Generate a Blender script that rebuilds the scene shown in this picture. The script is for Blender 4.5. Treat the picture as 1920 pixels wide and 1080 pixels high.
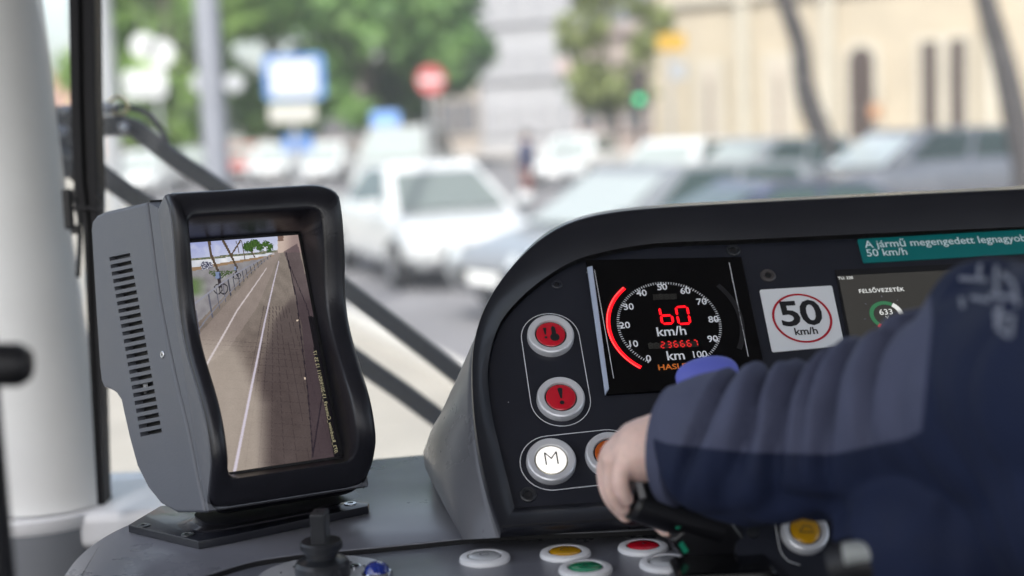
import bpy, bmesh, math, random
import numpy as np
from mathutils import Vector, Matrix, noise
from mathutils.bvhtree import BVHTree
R = math.radians
random.seed(7)
for o in list(bpy.data.objects): bpy.data.objects.remove(o)
S = bpy.context.scene
COL = S.collection

# ------------------------------------------------------------------ camera, sky, sun, exposure
PITCH, ROLL, FPX = 6.6, 2.4, 2667.0
CAM = Vector((0, 0, 1.9))
cd = bpy.data.cameras.new("camera"); cam = bpy.data.objects.new("camera", cd); COL.objects.link(cam)
cd.sensor_width = 36; cd.lens = FPX / 1920 * 36; cd.clip_start = 0.02; cd.clip_end = 3000
cd.dof.use_dof = True; cd.dof.focus_distance = 1.31; cd.dof.aperture_fstop = 2.8; cd.dof.aperture_blades = 0
S.camera = cam
p_, r_ = R(PITCH), R(ROLL)
_f = Vector((0, math.cos(p_), -math.sin(p_))); _u = Vector((0, math.sin(p_), math.cos(p_))); _x = Vector((1, 0, 0))
CX = _x * math.cos(r_) - _u * math.sin(r_); CY = _u * math.cos(r_) + _x * math.sin(r_); CF = _f
m = Matrix((CX, CY, -CF)).transposed().to_4x4(); m.translation = CAM
cam.matrix_world = m
w = bpy.data.worlds.new("World"); S.world = w; w.use_nodes = True
nt = w.node_tree; bg = nt.nodes["Background"]; sky = nt.nodes.new("ShaderNodeTexSky")
sky.sky_type = 'NISHITA'; sky.sun_disc = False
SUN_EL, SUN_AZ = 48, 191          # azimuth clockwise from +Y: behind the camera, a little to the left
sky.sun_elevation = R(SUN_EL); sky.sun_rotation = R(SUN_AZ); sky.air_density = 1.0; sky.dust_density = 3.5; sky.ozone_density = 1.0
hs = nt.nodes.new("ShaderNodeHueSaturation"); hs.inputs["Saturation"].default_value = .55; nt.links.new(sky.outputs[0], hs.inputs["Color"]); nt.links.new(hs.outputs[0], bg.inputs[0]); bg.inputs[1].default_value = 0.15
sd = bpy.data.lights.new("sun", 'SUN'); sd.energy = 2.0; sd.angle = R(0.6); sd.color = (1, .96, .9)
so = bpy.data.objects.new("sun", sd); COL.objects.link(so)
sdir = Vector((math.sin(R(SUN_AZ)) * math.cos(R(SUN_EL)), math.cos(R(SUN_AZ)) * math.cos(R(SUN_EL)), math.sin(R(SUN_EL))))
so.rotation_euler = sdir.to_track_quat('Z', 'Y').to_euler(); so.location = (0, -5, 20)
S.view_settings.view_transform = 'Standard'; S.view_settings.look = 'None'; EX = 1.3; KE = 2 ** -EX; S.view_settings.exposure = EX; S.view_settings.gamma = 1
S.cycles.use_denoising = True; S.cycles.denoising_prefilter = 'ACCURATE'; S.cycles.caustics_reflective = False; S.cycles.caustics_refractive = False
S.cycles.max_bounces = 8; S.cycles.diffuse_bounces = 4; S.cycles.glossy_bounces = 3; S.cycles.transparent_max_bounces = 8
S.cycles.sample_clamp_indirect = 8

# ------------------------------------------------------------------ pixel helpers (1920 x 1080 photo pixels -> points at a real depth)
def ray(px, py): return CX * ((px - 960) / FPX) - CY * ((py - 540) / FPX) + CF
def P(px, py, d): return CAM + ray(px, py) * d
def proj(q):
    v = q - CAM; z = v.dot(CF); return 960 + v.dot(CX) / z * FPX, 540 - v.dot(CY) / z * FPX
def GP(px, y, z=0.0):                                # ground point at forward distance y below/above pixel column px
    t = ray(px, 240); return Vector((t.x / t.y * y, y, z))
def Z(px, py, z):
    d = ray(px, py); return CAM + d * ((z - CAM.z) / d.z)
class Frame:                                         # a tilted plane: X to the right, V up the plane, N out of it
    def __init__(s, psi, th, px, py, d):
        a, t = R(psi), R(th)
        s.X = Vector((math.cos(a), math.sin(a), 0)); B = Vector((-math.sin(a), math.cos(a), 0))
        s.V = Vector((0, 0, 1)) * math.cos(t) + B * math.sin(t); s.N = s.X.cross(s.V); s.O = P(px, py, d)
        s.M = Matrix((s.X, s.V, s.N)).transposed().to_4x4(); s.M.translation = s.O
    def uv(s, px, py, n=0.0):
        d = ray(px, py); k = ((s.O + s.N * n - CAM).dot(s.N)) / d.dot(s.N); q = CAM + d * k - s.O
        return q.dot(s.X), q.dot(s.V)
    def L(s, q): q = q - s.O; return Vector((q.dot(s.X), q.dot(s.V), q.dot(s.N)))

# ------------------------------------------------------------------ materials
def lin(c):
    c = c / 255; return c / 12.92 if c <= .04045 else ((c + .055) / 1.055) ** 2.4
def rgb(r, g, b): return (lin(r), lin(g), lin(b), 1)
MC = {}
def mat(name, col, rough=.5, metal=0., bump=0., bscale=200., var=0., vscale=8., emit=None, estr=1., spec=.5, coat=0., sub=0., trans=0., speck=0.):
    if name in MC: return MC[name]
    m = bpy.data.materials.new(name); m.use_nodes = True; n = m.node_tree; b = n.nodes["Principled BSDF"]
    c = col if len(col) == 4 else (*col, 1)
    b.inputs["Base Color"].default_value = c; b.inputs["Roughness"].default_value = rough; b.inputs["Metallic"].default_value = metal
    b.inputs["Specular IOR Level"].default_value = spec; b.inputs["Coat Weight"].default_value = coat
    if trans: b.inputs["Transmission Weight"].default_value = trans
    if sub: b.inputs["Subsurface Weight"].default_value = sub; b.inputs["Subsurface Radius"].default_value = (.01, .004, .002)
    if emit: b.inputs["Emission Color"].default_value = emit if len(emit) == 4 else (*emit, 1); b.inputs["Emission Strength"].default_value = estr
    if var or bump:
        tc = n.nodes.new("ShaderNodeTexCoord")
    if var:
        t = n.nodes.new("ShaderNodeTexNoise"); t.inputs["Scale"].default_value = vscale; t.inputs["Detail"].default_value = 6; t.inputs["Roughness"].default_value = .65
        n.links.new(tc.outputs["Object"], t.inputs["Vector"])
        mr = n.nodes.new("ShaderNodeMapRange"); mr.inputs[1].default_value = .3; mr.inputs[2].default_value = .7
        mr.inputs[3].default_value = 1 - var; mr.inputs[4].default_value = 1 + var; n.links.new(t.outputs[0], mr.inputs[0])
        mx = n.nodes.new("ShaderNodeMix"); mx.data_type = 'RGBA'; mx.blend_type = 'MULTIPLY'; mx.inputs[0].default_value = 1
        mx.inputs[6].default_value = c; n.links.new(mr.outputs[0], mx.inputs[7]); n.links.new(mx.outputs[2], b.inputs["Base Color"])
        m2 = n.nodes.new("ShaderNodeMapRange"); m2.inputs[1].default_value = .3; m2.inputs[2].default_value = .7
        m2.inputs[3].default_value = max(0, rough - .08); m2.inputs[4].default_value = min(1, rough + .08)
        n.links.new(t.outputs[0], m2.inputs[0]); n.links.new(m2.outputs[0], b.inputs["Roughness"])
    if bump:
        t2 = n.nodes.new("ShaderNodeTexNoise"); t2.inputs["Scale"].default_value = bscale; t2.inputs["Detail"].default_value = 3
        n.links.new(tc.outputs["Object"], t2.inputs["Vector"])
        bp = n.nodes.new("ShaderNodeBump"); bp.inputs["Strength"].default_value = bump; bp.inputs["Distance"].default_value = .3 / bscale
        n.links.new(t2.outputs[0], bp.inputs["Height"]); n.links.new(bp.outputs[0], b.inputs["Normal"])
    if speck:
        vo = n.nodes.new("ShaderNodeTexVoronoi"); vo.inputs["Scale"].default_value = speck; n.links.new(tc.outputs["Object"], vo.inputs["Vector"])
        lt = n.nodes.new("ShaderNodeMath"); lt.operation = 'LESS_THAN'; lt.inputs[1].default_value = .035; n.links.new(vo.outputs["Distance"], lt.inputs[0])
        sx = n.nodes.new("ShaderNodeSeparateColor"); n.links.new(vo.outputs["Color"], sx.inputs[0]); gt_ = n.nodes.new("ShaderNodeMath"); gt_.operation = 'GREATER_THAN'; gt_.inputs[1].default_value = .6; n.links.new(sx.outputs[0], gt_.inputs[0])
        mu = n.nodes.new("ShaderNodeMath"); mu.operation = 'MULTIPLY'; n.links.new(lt.outputs[0], mu.inputs[0]); n.links.new(gt_.outputs[0], mu.inputs[1])
        m3 = n.nodes.new("ShaderNodeMix"); m3.data_type = 'RGBA'; n.links.new(mu.outputs[0], m3.inputs[0]); n.links.new(mx.outputs[2], m3.inputs[6]); m3.inputs[7].default_value = (.5, .5, .5, 1); n.links.new(m3.outputs[2], b.inputs["Base Color"])
    MC[name] = m; return m
def glassmat(name, tint=(1, 1, 1), refl=.06, rough=0.0, haze_veil=.055):
    m = bpy.data.materials.new(name); m.use_nodes = True; n = m.node_tree; n.nodes.clear()
    o = n.nodes.new("ShaderNodeOutputMaterial"); t = n.nodes.new("ShaderNodeBsdfTransparent"); g = n.nodes.new("ShaderNodeBsdfGlossy")
    t.inputs[0].default_value = (*tint, 1); g.inputs["Roughness"].default_value = rough
    lw = n.nodes.new("ShaderNodeLayerWeight"); lw.inputs[0].default_value = .25
    mt = n.nodes.new("ShaderNodeMath"); mt.operation = 'MULTIPLY_ADD'; mt.inputs[1].default_value = .5; mt.inputs[2].default_value = refl
    mx = n.nodes.new("ShaderNodeMixShader"); n.links.new(lw.outputs["Fresnel"], mt.inputs[0]); n.links.new(mt.outputs[0], mx.inputs[0])
    tl = n.nodes.new("ShaderNodeBsdfTranslucent"); tl.inputs[0].default_value = (.9, .9, .92, 1); md = n.nodes.new("ShaderNodeMixShader"); tn = n.nodes.new("ShaderNodeTexNoise"); tn.inputs["Scale"].default_value = 3; tn.inputs["Detail"].default_value = 5  # translucent layer imitates a milky veil of flare over the street
    mrr = n.nodes.new("ShaderNodeMapRange"); mrr.inputs[3].default_value = haze_veil * .6; mrr.inputs[4].default_value = haze_veil * 1.4; tcc = n.nodes.new("ShaderNodeTexCoord"); n.links.new(tcc.outputs["Object"], tn.inputs["Vector"]); n.links.new(tn.outputs[0], mrr.inputs[0]); n.links.new(mrr.outputs[0], md.inputs[0])
    n.links.new(t.outputs[0], md.inputs[1]); n.links.new(tl.outputs[0], md.inputs[2]); n.links.new(md.outputs[0], mx.inputs[1]); n.links.new(g.outputs[0], mx.inputs[2]); n.links.new(mx.outputs[0], o.inputs[0])
    return m
DESK = mat("desk_plastic", (.18, .185, .215), .3, var=.12, vscale=5)
COWL = mat("cowl_plastic", (.13, .135, .15), .3, var=.08, vscale=6)
RIM = mat("rim_plastic", (.012, .013, .019), .34, var=.1, vscale=5, coat=.15)
PANEL = mat("panel_coat", (.017, .019, .028), .36, var=.12, vscale=9, speck=55)
MONG = mat("monitor_grey", (.115, .124, .145), .48, bump=.22, bscale=500, var=.05, vscale=25)
BEZ = mat("bezel_black", (.012, .012, .017), .36, bump=.25, bscale=450, var=.1, vscale=30)
BLK = mat("matt_black", (.008, .008, .010), .5)
GLB = mat("gloss_black", (.003, .003, .004), .12)
STEEL = mat("brushed_steel", (.55, .56, .58), .32, 1., bump=.15, bscale=700, var=.08, vscale=60)
CHROME = mat("chrome", (.7, .72, .76), .1, 1.)
SILV = mat("silver_plate", (.7, .71, .74), .45, .6, var=.05, vscale=50)
WHITEP = mat("white_plastic", (.82, .83, .85), .35)
INK = mat("white_ink", (.85, .87, .9), .6)
BSIL = mat("button_silver", (.78, .79, .82), .3, .3, bump=.1, bscale=700)
BLKINK = mat("black_ink", (.01, .01, .012), .6)

# ------------------------------------------------------------------ object helpers
def tag(o, label=None, cat=None, group=None, kind=None):
    if label: o["label"] = label
    if cat: o["category"] = cat
    if group: o["group"] = group
    if kind: o["kind"] = kind
    return o
def empty(name, M=None, loc=None, rz=0, **k):
    o = bpy.data.objects.new(name, None); COL.objects.link(o); o.empty_display_size = .1
    if M is not None: o.matrix_world = M
    if loc is not None: o.location = loc; o.rotation_euler = (0, 0, rz)
    return tag(o, **k)
def link(name, me, mt, parent=None, smooth=False, loc=None, rot=None):
    if mt is not None:
        for x in (mt if isinstance(mt, (list, tuple)) else [mt]): me.materials.append(x)
    if smooth:
        me.polygons.foreach_set("use_smooth", [True] * len(me.polygons))
    o = bpy.data.objects.new(name, me); COL.objects.link(o)
    if parent: o.parent = parent
    if loc is not None: o.location = loc
    if rot is not None: o.rotation_euler = rot
    return o
class MB:
    def __init__(s): s.v = []; s.f = []; s.mi = []; s.k = 0; s.T = None
    def add(s, vs, fs, mi=None):
        b = len(s.v)
        for q in vs: s.v.append(tuple(s.T @ Vector(q)) if s.T is not None else tuple(q))
        for g in fs: s.f.append([b + i for i in g]); s.mi.append(s.k if mi is None else mi)
    def box(s, c, d, M=None):
        x, y, z = [k / 2 for k in d]; vs = [Vector((a * x, b * y, e * z)) for a in (-1, 1) for b in (-1, 1) for e in (-1, 1)]
        if M is not None: vs = [M @ q for q in vs]
        s.add([Vector(c) + q for q in vs], [(0, 1, 3, 2), (4, 6, 7, 5), (0, 4, 5, 1), (2, 3, 7, 6), (0, 2, 6, 4), (1, 5, 7, 3)])
    def grid(s, rings, close=True, capa=False, capb=False):
        n = len(rings[0]); vs = [q for r in rings for q in r]; fs = []
        for i in range(len(rings) - 1):
            for j in range(n if close else n - 1):
                a, b = i * n + j, i * n + (j + 1) % n; fs.append((a, b, b + n, a + n))
        if capa: fs.append(tuple(reversed(range(n))))
        if capb: fs.append(tuple(range((len(rings) - 1) * n, len(rings) * n)))
        s.add(vs, fs)
    def lathe(s, prof, o=(0, 0, 0), ax=(0, 0, 1), n=40, capa=True, capb=True, ph=0):   # prof: (r, h)
        ax = Vector(ax).normalized(); a = ax.orthogonal().normalized(); b = ax.cross(a); o = Vector(o)
        s.grid([[o + ax * h + (a * math.cos(ph + t * math.tau / n) + b * math.sin(ph + t * math.tau / n)) * max(r, 1e-5) for t in range(n)] for r, h in prof], True, capa, capb)
    def prism(s, pts, n0, n1, inset=0.):            # pts (u,v) CCW, extruded along the third axis, with a small chamfer at n1
        c = pts; m_ = len(c)
        rings = [[Vector((u, v, n0)) for u, v in c]]
        if inset:
            ins = offset(c, inset)
            rings += [[Vector((u, v, n1 - inset)) for u, v in c]]
            mid = offset(c, inset * .3); rings += [[Vector((u, v, n1 - inset * .3)) for u, v in mid]]
            rings += [[Vector((u, v, n1)) for u, v in ins]]
        else: rings += [[Vector((u, v, n1)) for u, v in c]]
        s.grid(rings, True, True, True)
    def tube(s, pts, r, n=10, caps=True, flat=None):
        pts = [Vector(q) for q in pts]; rr = r if isinstance(r, (list, tuple)) else [r] * len(pts)
        rings = []; up = None
        for i, q in enumerate(pts):
            t = (pts[min(i + 1, len(pts) - 1)] - pts[max(i - 1, 0)]).normalized()
            if up is None: up = t.orthogonal().normalized() if flat is None else (Vector(flat) - t * Vector(flat).dot(t)).normalized()
            else: up = (up - t * up.dot(t)).normalized()
            b = t.cross(up)
            rings.append([q + (up * math.cos(k * math.tau / n) + b * math.sin(k * math.tau / n)) * rr[i] for k in range(n)])
        s.grid(rings, True, caps, caps)
    def bar(s, a, b, w_, h_, up=(0, 0, 1)):
        a, b = Vector(a), Vector(b); t = (b - a); L_ = t.length; t.normalize(); u = Vector(up); u = (u - t * u.dot(t)).normalized(); x = t.cross(u)
        M = Matrix((x, t, u)).transposed(); s.box((a + b) / 2, (w_, L_, h_), M)
    def build(s, name, mt, parent=None, smooth=False, bevel=0, seg=2, angle=35, fix=True, M=None):
        me = bpy.data.meshes.new(name); me.from_pydata(s.v, [], s.f); me.validate()
        bm = bmesh.new(); bm.from_mesh(me)
        if fix: bmesh.ops.recalc_face_normals(bm, faces=bm.faces)
        if bevel:
            bmesh.ops.remove_doubles(bm, verts=bm.verts, dist=1e-6)
            ed = [e for e in bm.edges if len(e.link_faces) == 2 and e.calc_face_angle(0) > R(angle)]
            bmesh.ops.bevel(bm, geom=ed, offset=bevel, segments=seg, profile=.5, affect='EDGES', clamp_overlap=True)
        if smooth:
            for e in bm.edges: e.smooth = not (len(e.link_faces) == 2 and e.calc_face_angle(0) > R(angle if not bevel else 50))
        bm.to_mesh(me); bm.free()
        if isinstance(mt, (list, tuple)) and not bevel and len(me.polygons) == len(s.mi): me.polygons.foreach_set("material_index", s.mi)
        if M is not None: me.transform(M)
        o = link(name, me, mt, parent, smooth)
        if bevel and smooth: wn = o.modifiers.new("wn", 'WEIGHTED_NORMAL'); wn.keep_sharp = True; wn.weight = 90
        return o
def offset(c, d):                                    # inset of a CCW polygon
    n = len(c); out = []
    for i in range(n):
        a, b, e = Vector(c[i - 1]), Vector(c[i]), Vector(c[(i + 1) % n])
        t1 = (b - a).normalized() if (b - a).length > 1e-9 else Vector((1, 0)); t2 = (e - b).normalized() if (e - b).length > 1e-9 else t1
        n1 = Vector((-t1.y, t1.x)); n2 = Vector((-t2.y, t2.x)); k = n1 + n2
        if k.length < 1e-6: k = n1
        k.normalize(); cc = max(.35, k.dot(n1)); out.append(tuple(b + k * d / cc))
    return out
def ccw(c):
    a = sum(c[i - 1][0] * c[i][1] - c[i][0] * c[i - 1][1] for i in range(len(c))); return c if a > 0 else c[::-1]
def rrect(u0, v0, u1, v1, r, n=8):
    out = []
    for cx, cy, a in ((u1 - r, v0 + r, -90), (u1 - r, v1 - r, 0), (u0 + r, v1 - r, 90), (u0 + r, v0 + r, 180)):
        for k in range(n + 1):
            t = R(a + 90 * k / n); out.append((cx + r * math.cos(t), cy + r * math.sin(t)))
    return out
def spline(pts, n=8, closed=False):                  # Catmull-Rom
    pts = [Vector(q) for q in pts]; out = []; L_ = len(pts); rng = L_ if closed else L_ - 1
    g = (lambda i: pts[i % L_]) if closed else (lambda i: pts[max(0, min(L_ - 1, i))])
    for i in range(rng):
        a, b, c, d = g(i - 1), g(i), g(i + 1), g(i + 2)
        for k in range(n):
            t = k / n; out.append(.5 * ((2 * b) + (c - a) * t + (2 * a - 5 * b + 4 * c - d) * t * t + (3 * b - a - 3 * c + d) * t ** 3))
    if not closed: out.append(pts[-1])
    return out
def resample(pts, n):
    pts = [Vector(q) for q in pts]; L_ = [0]
    for i in range(1, len(pts)): L_.append(L_[-1] + (pts[i] - pts[i - 1]).length)
    out = []; j = 0
    for k in range(n):
        t = L_[-1] * k / (n - 1)
        while j < len(pts) - 2 and L_[j + 1] < t: j += 1
        q = (t - L_[j]) / max(1e-9, L_[j + 1] - L_[j]); out.append(pts[j].lerp(pts[j + 1], min(1, max(0, q))))
    return out
def stroke(mb, pts, w_, n, closed=False):            # flat printed line in a frame's local coordinates
    pts = [Vector((q[0], q[1])) for q in pts]; N_ = len(pts); l = []; r = []
    for i, q in enumerate(pts):
        a = pts[(i - 1) % N_] if closed else pts[max(0, i - 1)]; b = pts[(i + 1) % N_] if closed else pts[min(N_ - 1, i + 1)]
        t = (b - a).normalized(); k = Vector((-t.y, t.x)) * w_ / 2; l.append((q.x + k.x, q.y + k.y, n)); r.append((q.x - k.x, q.y - k.y, n))
    fs = [(i, (i + 1) % N_, N_ + (i + 1) % N_, N_ + i) for i in range(N_ if closed else N_ - 1)]
    mb.add(l + r, fs)
def disc(mb, u, v, r0, r1, n, a0=0, a1=360, seg=64):
    vs = []; fs = []
    for k in range(seg + 1):
        t = R(a0 + (a1 - a0) * k / seg); vs += [(u + r0 * math.cos(t), v + r0 * math.sin(t), n), (u + r1 * math.cos(t), v + r1 * math.sin(t), n)]
    for k in range(seg): fs.append((2 * k, 2 * k + 1, 2 * k + 3, 2 * k + 2))
    mb.add(vs, fs)
def text(name, s, parent, u, v, n, size, mt, bold=0., align='CENTER', rot=0., sx=1., sy=1., sp=1.):
    c = bpy.data.curves.new(name, 'FONT'); c.body = s; c.size = size; c.offset = bold * size; c.align_x = align; c.align_y = 'CENTER'; c.space_character = sp
    c.resolution_u = 3
    t = bpy.data.objects.new("tmp", c); COL.objects.link(t); bpy.context.view_layer.update()
    me = bpy.data.meshes.new_from_object(t.evaluated_get(bpy.context.evaluated_depsgraph_get())); bpy.data.objects.remove(t)
    me.transform(Matrix.Translation((u, v, n)) @ Matrix.Rotation(R(rot), 4, 'Z') @ Matrix.Diagonal((sx, sy, 1, 1)))
    me.materials.clear(); return link(name, me, mt, parent)
def apply_mods(o):
    bpy.context.view_layer.update()
    me = bpy.data.meshes.new_from_object(o.evaluated_get(bpy.context.evaluated_depsgraph_get())); o.modifiers.clear(); o.data = me; return me
def copy_tree(o, parent=None):
    c = o.copy(); COL.objects.link(c); c.parent = parent
    for ch in list(o.children): copy_tree(ch, c)
    return c
exec_parts = []
# ================================================================== GROUND AND STREET
SD = Vector((-.325, .946, 0)).normalized(); SN = Vector((SD.y, -SD.x, 0))        # along the street, and to its right
B0 = Vector((0, 0, 0)) + SN * 2.93
def strip(name, n0, n1, z, mt, z0=None, l0=-40, l1=700, kind="structure"):
    mb = MB(); a = SN * n0; b = SN * n1
    c = [a + SD * l0, b + SD * l0, b + SD * l1, a + SD * l1]
    if z0 is None: mb.add([(q.x, q.y, z) for q in c], [(0, 1, 2, 3)])
    else: mb.grid([[Vector((q.x, q.y, z0)) for q in c], [Vector((q.x, q.y, z)) for q in c]], True, False, True)
    return tag(mb.build(name, mt), kind=kind)
ASPH = mat("asphalt", (.17, .165, .175), .85, var=.16, vscale=.6, bump=.5, bscale=40)
CONC = mat("track_concrete", (.29, .268, .235), .85, var=.12, vscale=.9, bump=.4, bscale=30)
PAVE = mat("pavement", (.36, .33, .30), .85, var=.15, vscale=1.2)
GRND = mat("ground", (.25, .24, .2), .9, var=.2, vscale=.1)
mb = MB(); mb.add([(-1500, -300, -.004), (1500, -300, -.004), (1500, 2600, -.004), (-1500, 2600, -.004)], [(0, 1, 2, 3)]); tag(mb.build("ground", GRND), kind="structure")
strip("road", 3.08, 23, 0.0, ASPH)
strip("track_bed", -3.4, 2.93, .004, CONC)
strip("kerb", 2.93, 3.08, .12, mat("kerb_stone", (.5, .48, .45), .8), z0=-.003)
strip("pavement", 23, 34, .12, PAVE, z0=-.003)
for n0 in (-.72, .72):
    strip("rail", n0 - .035, n0 + .035, .012, mat("rail_steel", (.3, .29, .28), .35, .9))
for k in range(9):
    mb = MB(); c = SN * 9.2 + SD * (6 + k * 9); mb.add([c + SN * -.07, c + SN * .07, c + SN * .07 + SD * 3.5, c + SN * -.07 + SD * 3.5], [(0, 1, 2, 3)])
    for i in range(len(mb.v)): mb.v[i] = (mb.v[i][0], mb.v[i][1], .006)
    tag(mb.build("road_marking", mat("road_paint", (.75, .75, .72), .7)), kind="structure")

# ================================================================== BUILDINGS
CREAM = mat("cream_render", (.40, .345, .265), .85, var=.10, vscale=.5, bump=.3, bscale=12)
CREAM2 = mat("cream_trim", (.42, .385, .32), .8, var=.08, vscale=.8)
WGL = mat("dark_window", (.05, .045, .04), .15)
BRN = mat("brown_frame", (.055, .038, .032), .6)
def arch(w_, h_, n=14):                               # arch outline, base at v = 0
    r = w_ / 2; return [(-r, 0), (r, 0)] + [(r * math.cos(R(180 * k / n)), h_ - r + r * math.sin(R(180 * k / n))) for k in range(n + 1)]
def wall_frame(a, b):                                 # facade from a to b (ground points); local x along, y up, z outward to the viewer
    X = (b - a).normalized(); N = X.cross(Vector((0, 0, 1))); M = Matrix((X, Vector((0, 0, 1)), N)).transposed().to_4x4(); M.translation = a; return M, (b - a).length
def box_building(name, a, b, h, depth, mt, label, floors, cols, wmat, arched=False, trim=None, ww=1.1, wh=1.9, z0=1.2, fh=3.6, skip=(), cat="building", roofm=None):
    M, L_ = wall_frame(a, b); e = empty(name, M=M, label=label, cat=cat)
    mb = MB(); mb.box((L_ / 2, h / 2, -depth / 2), (L_, h, depth)); mb.build("wall", mt, e)
    mb = MB(); mb.box((L_ / 2, h + .25, -depth / 2), (L_ + .8, .5, depth + .8)); mb.build("roof", roofm or trim or mt, e)
    mb = MB(); mb.box((L_ / 2, .5, .06), (L_ + .1, 1.0, .12)); mb.build("plinth", trim or mt, e)
    for f in range(1, floors):
        mb = MB(); mb.box((L_ / 2, f * fh + .5, .03), (L_, .22, .06)); mb.build("string_course", trim or mt, e)
    for f in range(floors):
        for c in range(cols):
            if (f, c) in skip: continue
            x = L_ * (c + .5) / cols; y = z0 + f * fh
            mb = MB(); o_ = [(x + u, y + v) for u, v in (arch(ww + .5, wh + .25) if arched else rrect(-ww / 2 - .2, 0, ww / 2 + .2, wh + .2, .02, 1))]
            mb.prism(o_, .02, .14); fr = mb.build("window", trim or mt, e)
            mb = MB(); o_ = [(x + u, y + .12 + v) for u, v in (arch(ww, wh) if arched else rrect(-ww / 2, 0, ww / 2, wh, .02, 1))]
            mb.prism(o_, .1, .155); mb.build("pane", wmat, fr)
            mb = MB(); mb.box((x, y - .06, .16), (ww + .8, .12, .3)); mb.build("sill", trim or mt, fr)
    return e, M, L_
# cream building with arched openings on the right
a = GP(1225, 52); b = GP(2700, 37)
M, L_ = wall_frame(a, b)
cb = empty("cream_building", M=M, label="large cream stone building with a dark arched window, behind the cars on the right", cat="building")
mb = MB(); mb.box((L_ / 2, 9, -8), (L_, 18, 16)); mb.build("wall", CREAM, cb)
mb = MB(); mb.box((L_ / 2, 18.3, -8), (L_ + 1, .6, 17)); mb.build("roof", CREAM2, cb)
mb = MB(); mb.box((L_ / 2, .45, .08), (L_ + .1, .9, .16)); mb.build("plinth", CREAM2, cb)
mb = MB(); mb.box((L_ / 2, 5.9, .12), (L_ + .1, .3, .24)); mb.build("cornice", CREAM2, cb)
Mi = M.inverted()
def wallxy(px, py):
    d = Mi.to_3x3() @ ray(px, py); o = Mi @ CAM; k = -o.z / d.z; q = o + d * k; return q.x, q.y
def opening(px0, px1, pyt, pyb, arched=True, mt=BRN, name="window", grey=None):
    x0, yb = wallxy(px0, pyb); x1, yt = wallxy(px1, pyt); x = (x0 + x1) / 2; w_ = x1 - x0; h_ = yt - yb
    mb = MB()
    mb.prism([(x + u, yb + v) for u, v in (arch(w_ + .5, h_ + .25) if arched else rrect(-w_ / 2 - .22, 0, w_ / 2 + .22, h_ + .2, .02, 1))], .02, .2)
    fr = mb.build(name, CREAM2, cb)
    mb = MB(); mb.prism([(x + u, yb + .02 + v) for u, v in (arch(w_, h_) if arched else rrect(-w_ / 2, 0, w_ / 2, h_, .02, 1))], .1, .215); mb.build("pane", mt, fr)
    mb = MB(); mb.bar((x, yb, .24), (x, yb + h_ * .8, .24), .07, .05, (0, 0, 1)); mb.build("mullion", BRN, fr)
    return fr
opening(1598, 1642, 88, 262); opening(1734, 1762, 78, 262, False); opening(1786, 1814, 74, 262, False)
opening(1960, 2000, 80, 262); opening(2080, 2120, 78, 262); opening(2300, 2345, 74, 262)
PALEW = mat("pale_blind", (.42, .37, .31), .7)
opening(1322, 1352, 120, 262, False, PALEW); opening(1448, 1484, 110, 262, False, PALEW)
opening(1598, 1642, -190, -90); opening(1734, 1762, -190, -90, False); opening(1322, 1352, -170, -80, False, PALEW)
for px in (1402, 1560, 1862):
    x, _ = wallxy(px, 200); mb = MB(); mb.box((x, 3.4, .17), (.45, 5, .3)); mb.box((x, 5.8, .2), (.65, .3, .36)); mb.box((x, 1.0, .2), (.6, .3, .36)); mb.build("pilaster", CREAM2, cb)
# grey building in the middle and low blocks beyond the cars
box_building("grey_building", GP(905, 95), GP(1085, 92), 26, 14, mat("grey_render", (.34, .34, .36), .8, var=.08, vscale=.3), "tall pale grey building between the green trees and the cream building", 7, 4, mat("pale_glass", (.29, .29, .31), .3), trim=mat("grey_trim", (.35, .35, .37), .8), ww=1.1, wh=1.7)
box_building("low_building", GP(560, 100), GP(900, 96), 6.2, 10, mat("taupe_render", (.35, .31, .28), .8, var=.15, vscale=.4), "low taupe building under the dark green trees, behind the red round sign", 1, 9, mat("low_glass", (.12, .12, .13), .2), ww=1.3, wh=2.2)
box_building("low_building", GP(1085, 80), GP(1262, 76), 6.5, 10, mat("rose_render", (.36, .30, .28), .8, var=.15, vscale=.4), "low brownish building behind the olive tree and the green traffic light", 1, 4, mat("low_glass", (.12, .12, .13), .2), ww=1.2, wh=2)
box_building("orange_building", GP(-120, 150), GP(190, 150), 8.5, 14, mat("salmon_render", (.40, .25, .20), .8, var=.1, vscale=.3), "distant salmon coloured building beside the white cab pillar", 2, 5, mat("low_glass", (.12, .12, .13), .2))

# ================================================================== TREES
def leafmat(name, c, c2):
    m = bpy.data.materials.new(name); m.use_nodes = True; n = m.node_tree; b = n.nodes["Principled BSDF"]; b.inputs["Roughness"].default_value = .6
    g = n.nodes.new("ShaderNodeObjectInfo"); tc = n.nodes.new("ShaderNodeTexCoord"); t = n.nodes.new("ShaderNodeTexNoise"); t.inputs["Scale"].default_value = .7; t.inputs["Detail"].default_value = 4
    n.links.new(tc.outputs["Object"], t.inputs["Vector"])
    cr = n.nodes.new("ShaderNodeValToRGB"); cr.color_ramp.elements[0].position = .35; cr.color_ramp.elements[1].position = .65
    cr.color_ramp.elements[0].color = (*c, 1); cr.color_ramp.elements[1].color = (*c2, 1); n.links.new(t.outputs[0], cr.inputs[0]); n.links.new(cr.outputs[0], b.inputs["Base Color"])
    tr = n.nodes.new("ShaderNodeBsdfTranslucent"); n.links.new(cr.outputs[0], tr.inputs[0]); mx = n.nodes.new("ShaderNodeMixShader"); mx.inputs[0].default_value = .35
    n.links.new(b.outputs[0], mx.inputs[1]); n.links.new(tr.outputs[0], mx.inputs[2]); n.links.new(mx.outputs[0], n.nodes["Material Output"].inputs[0])
    return m
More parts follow.
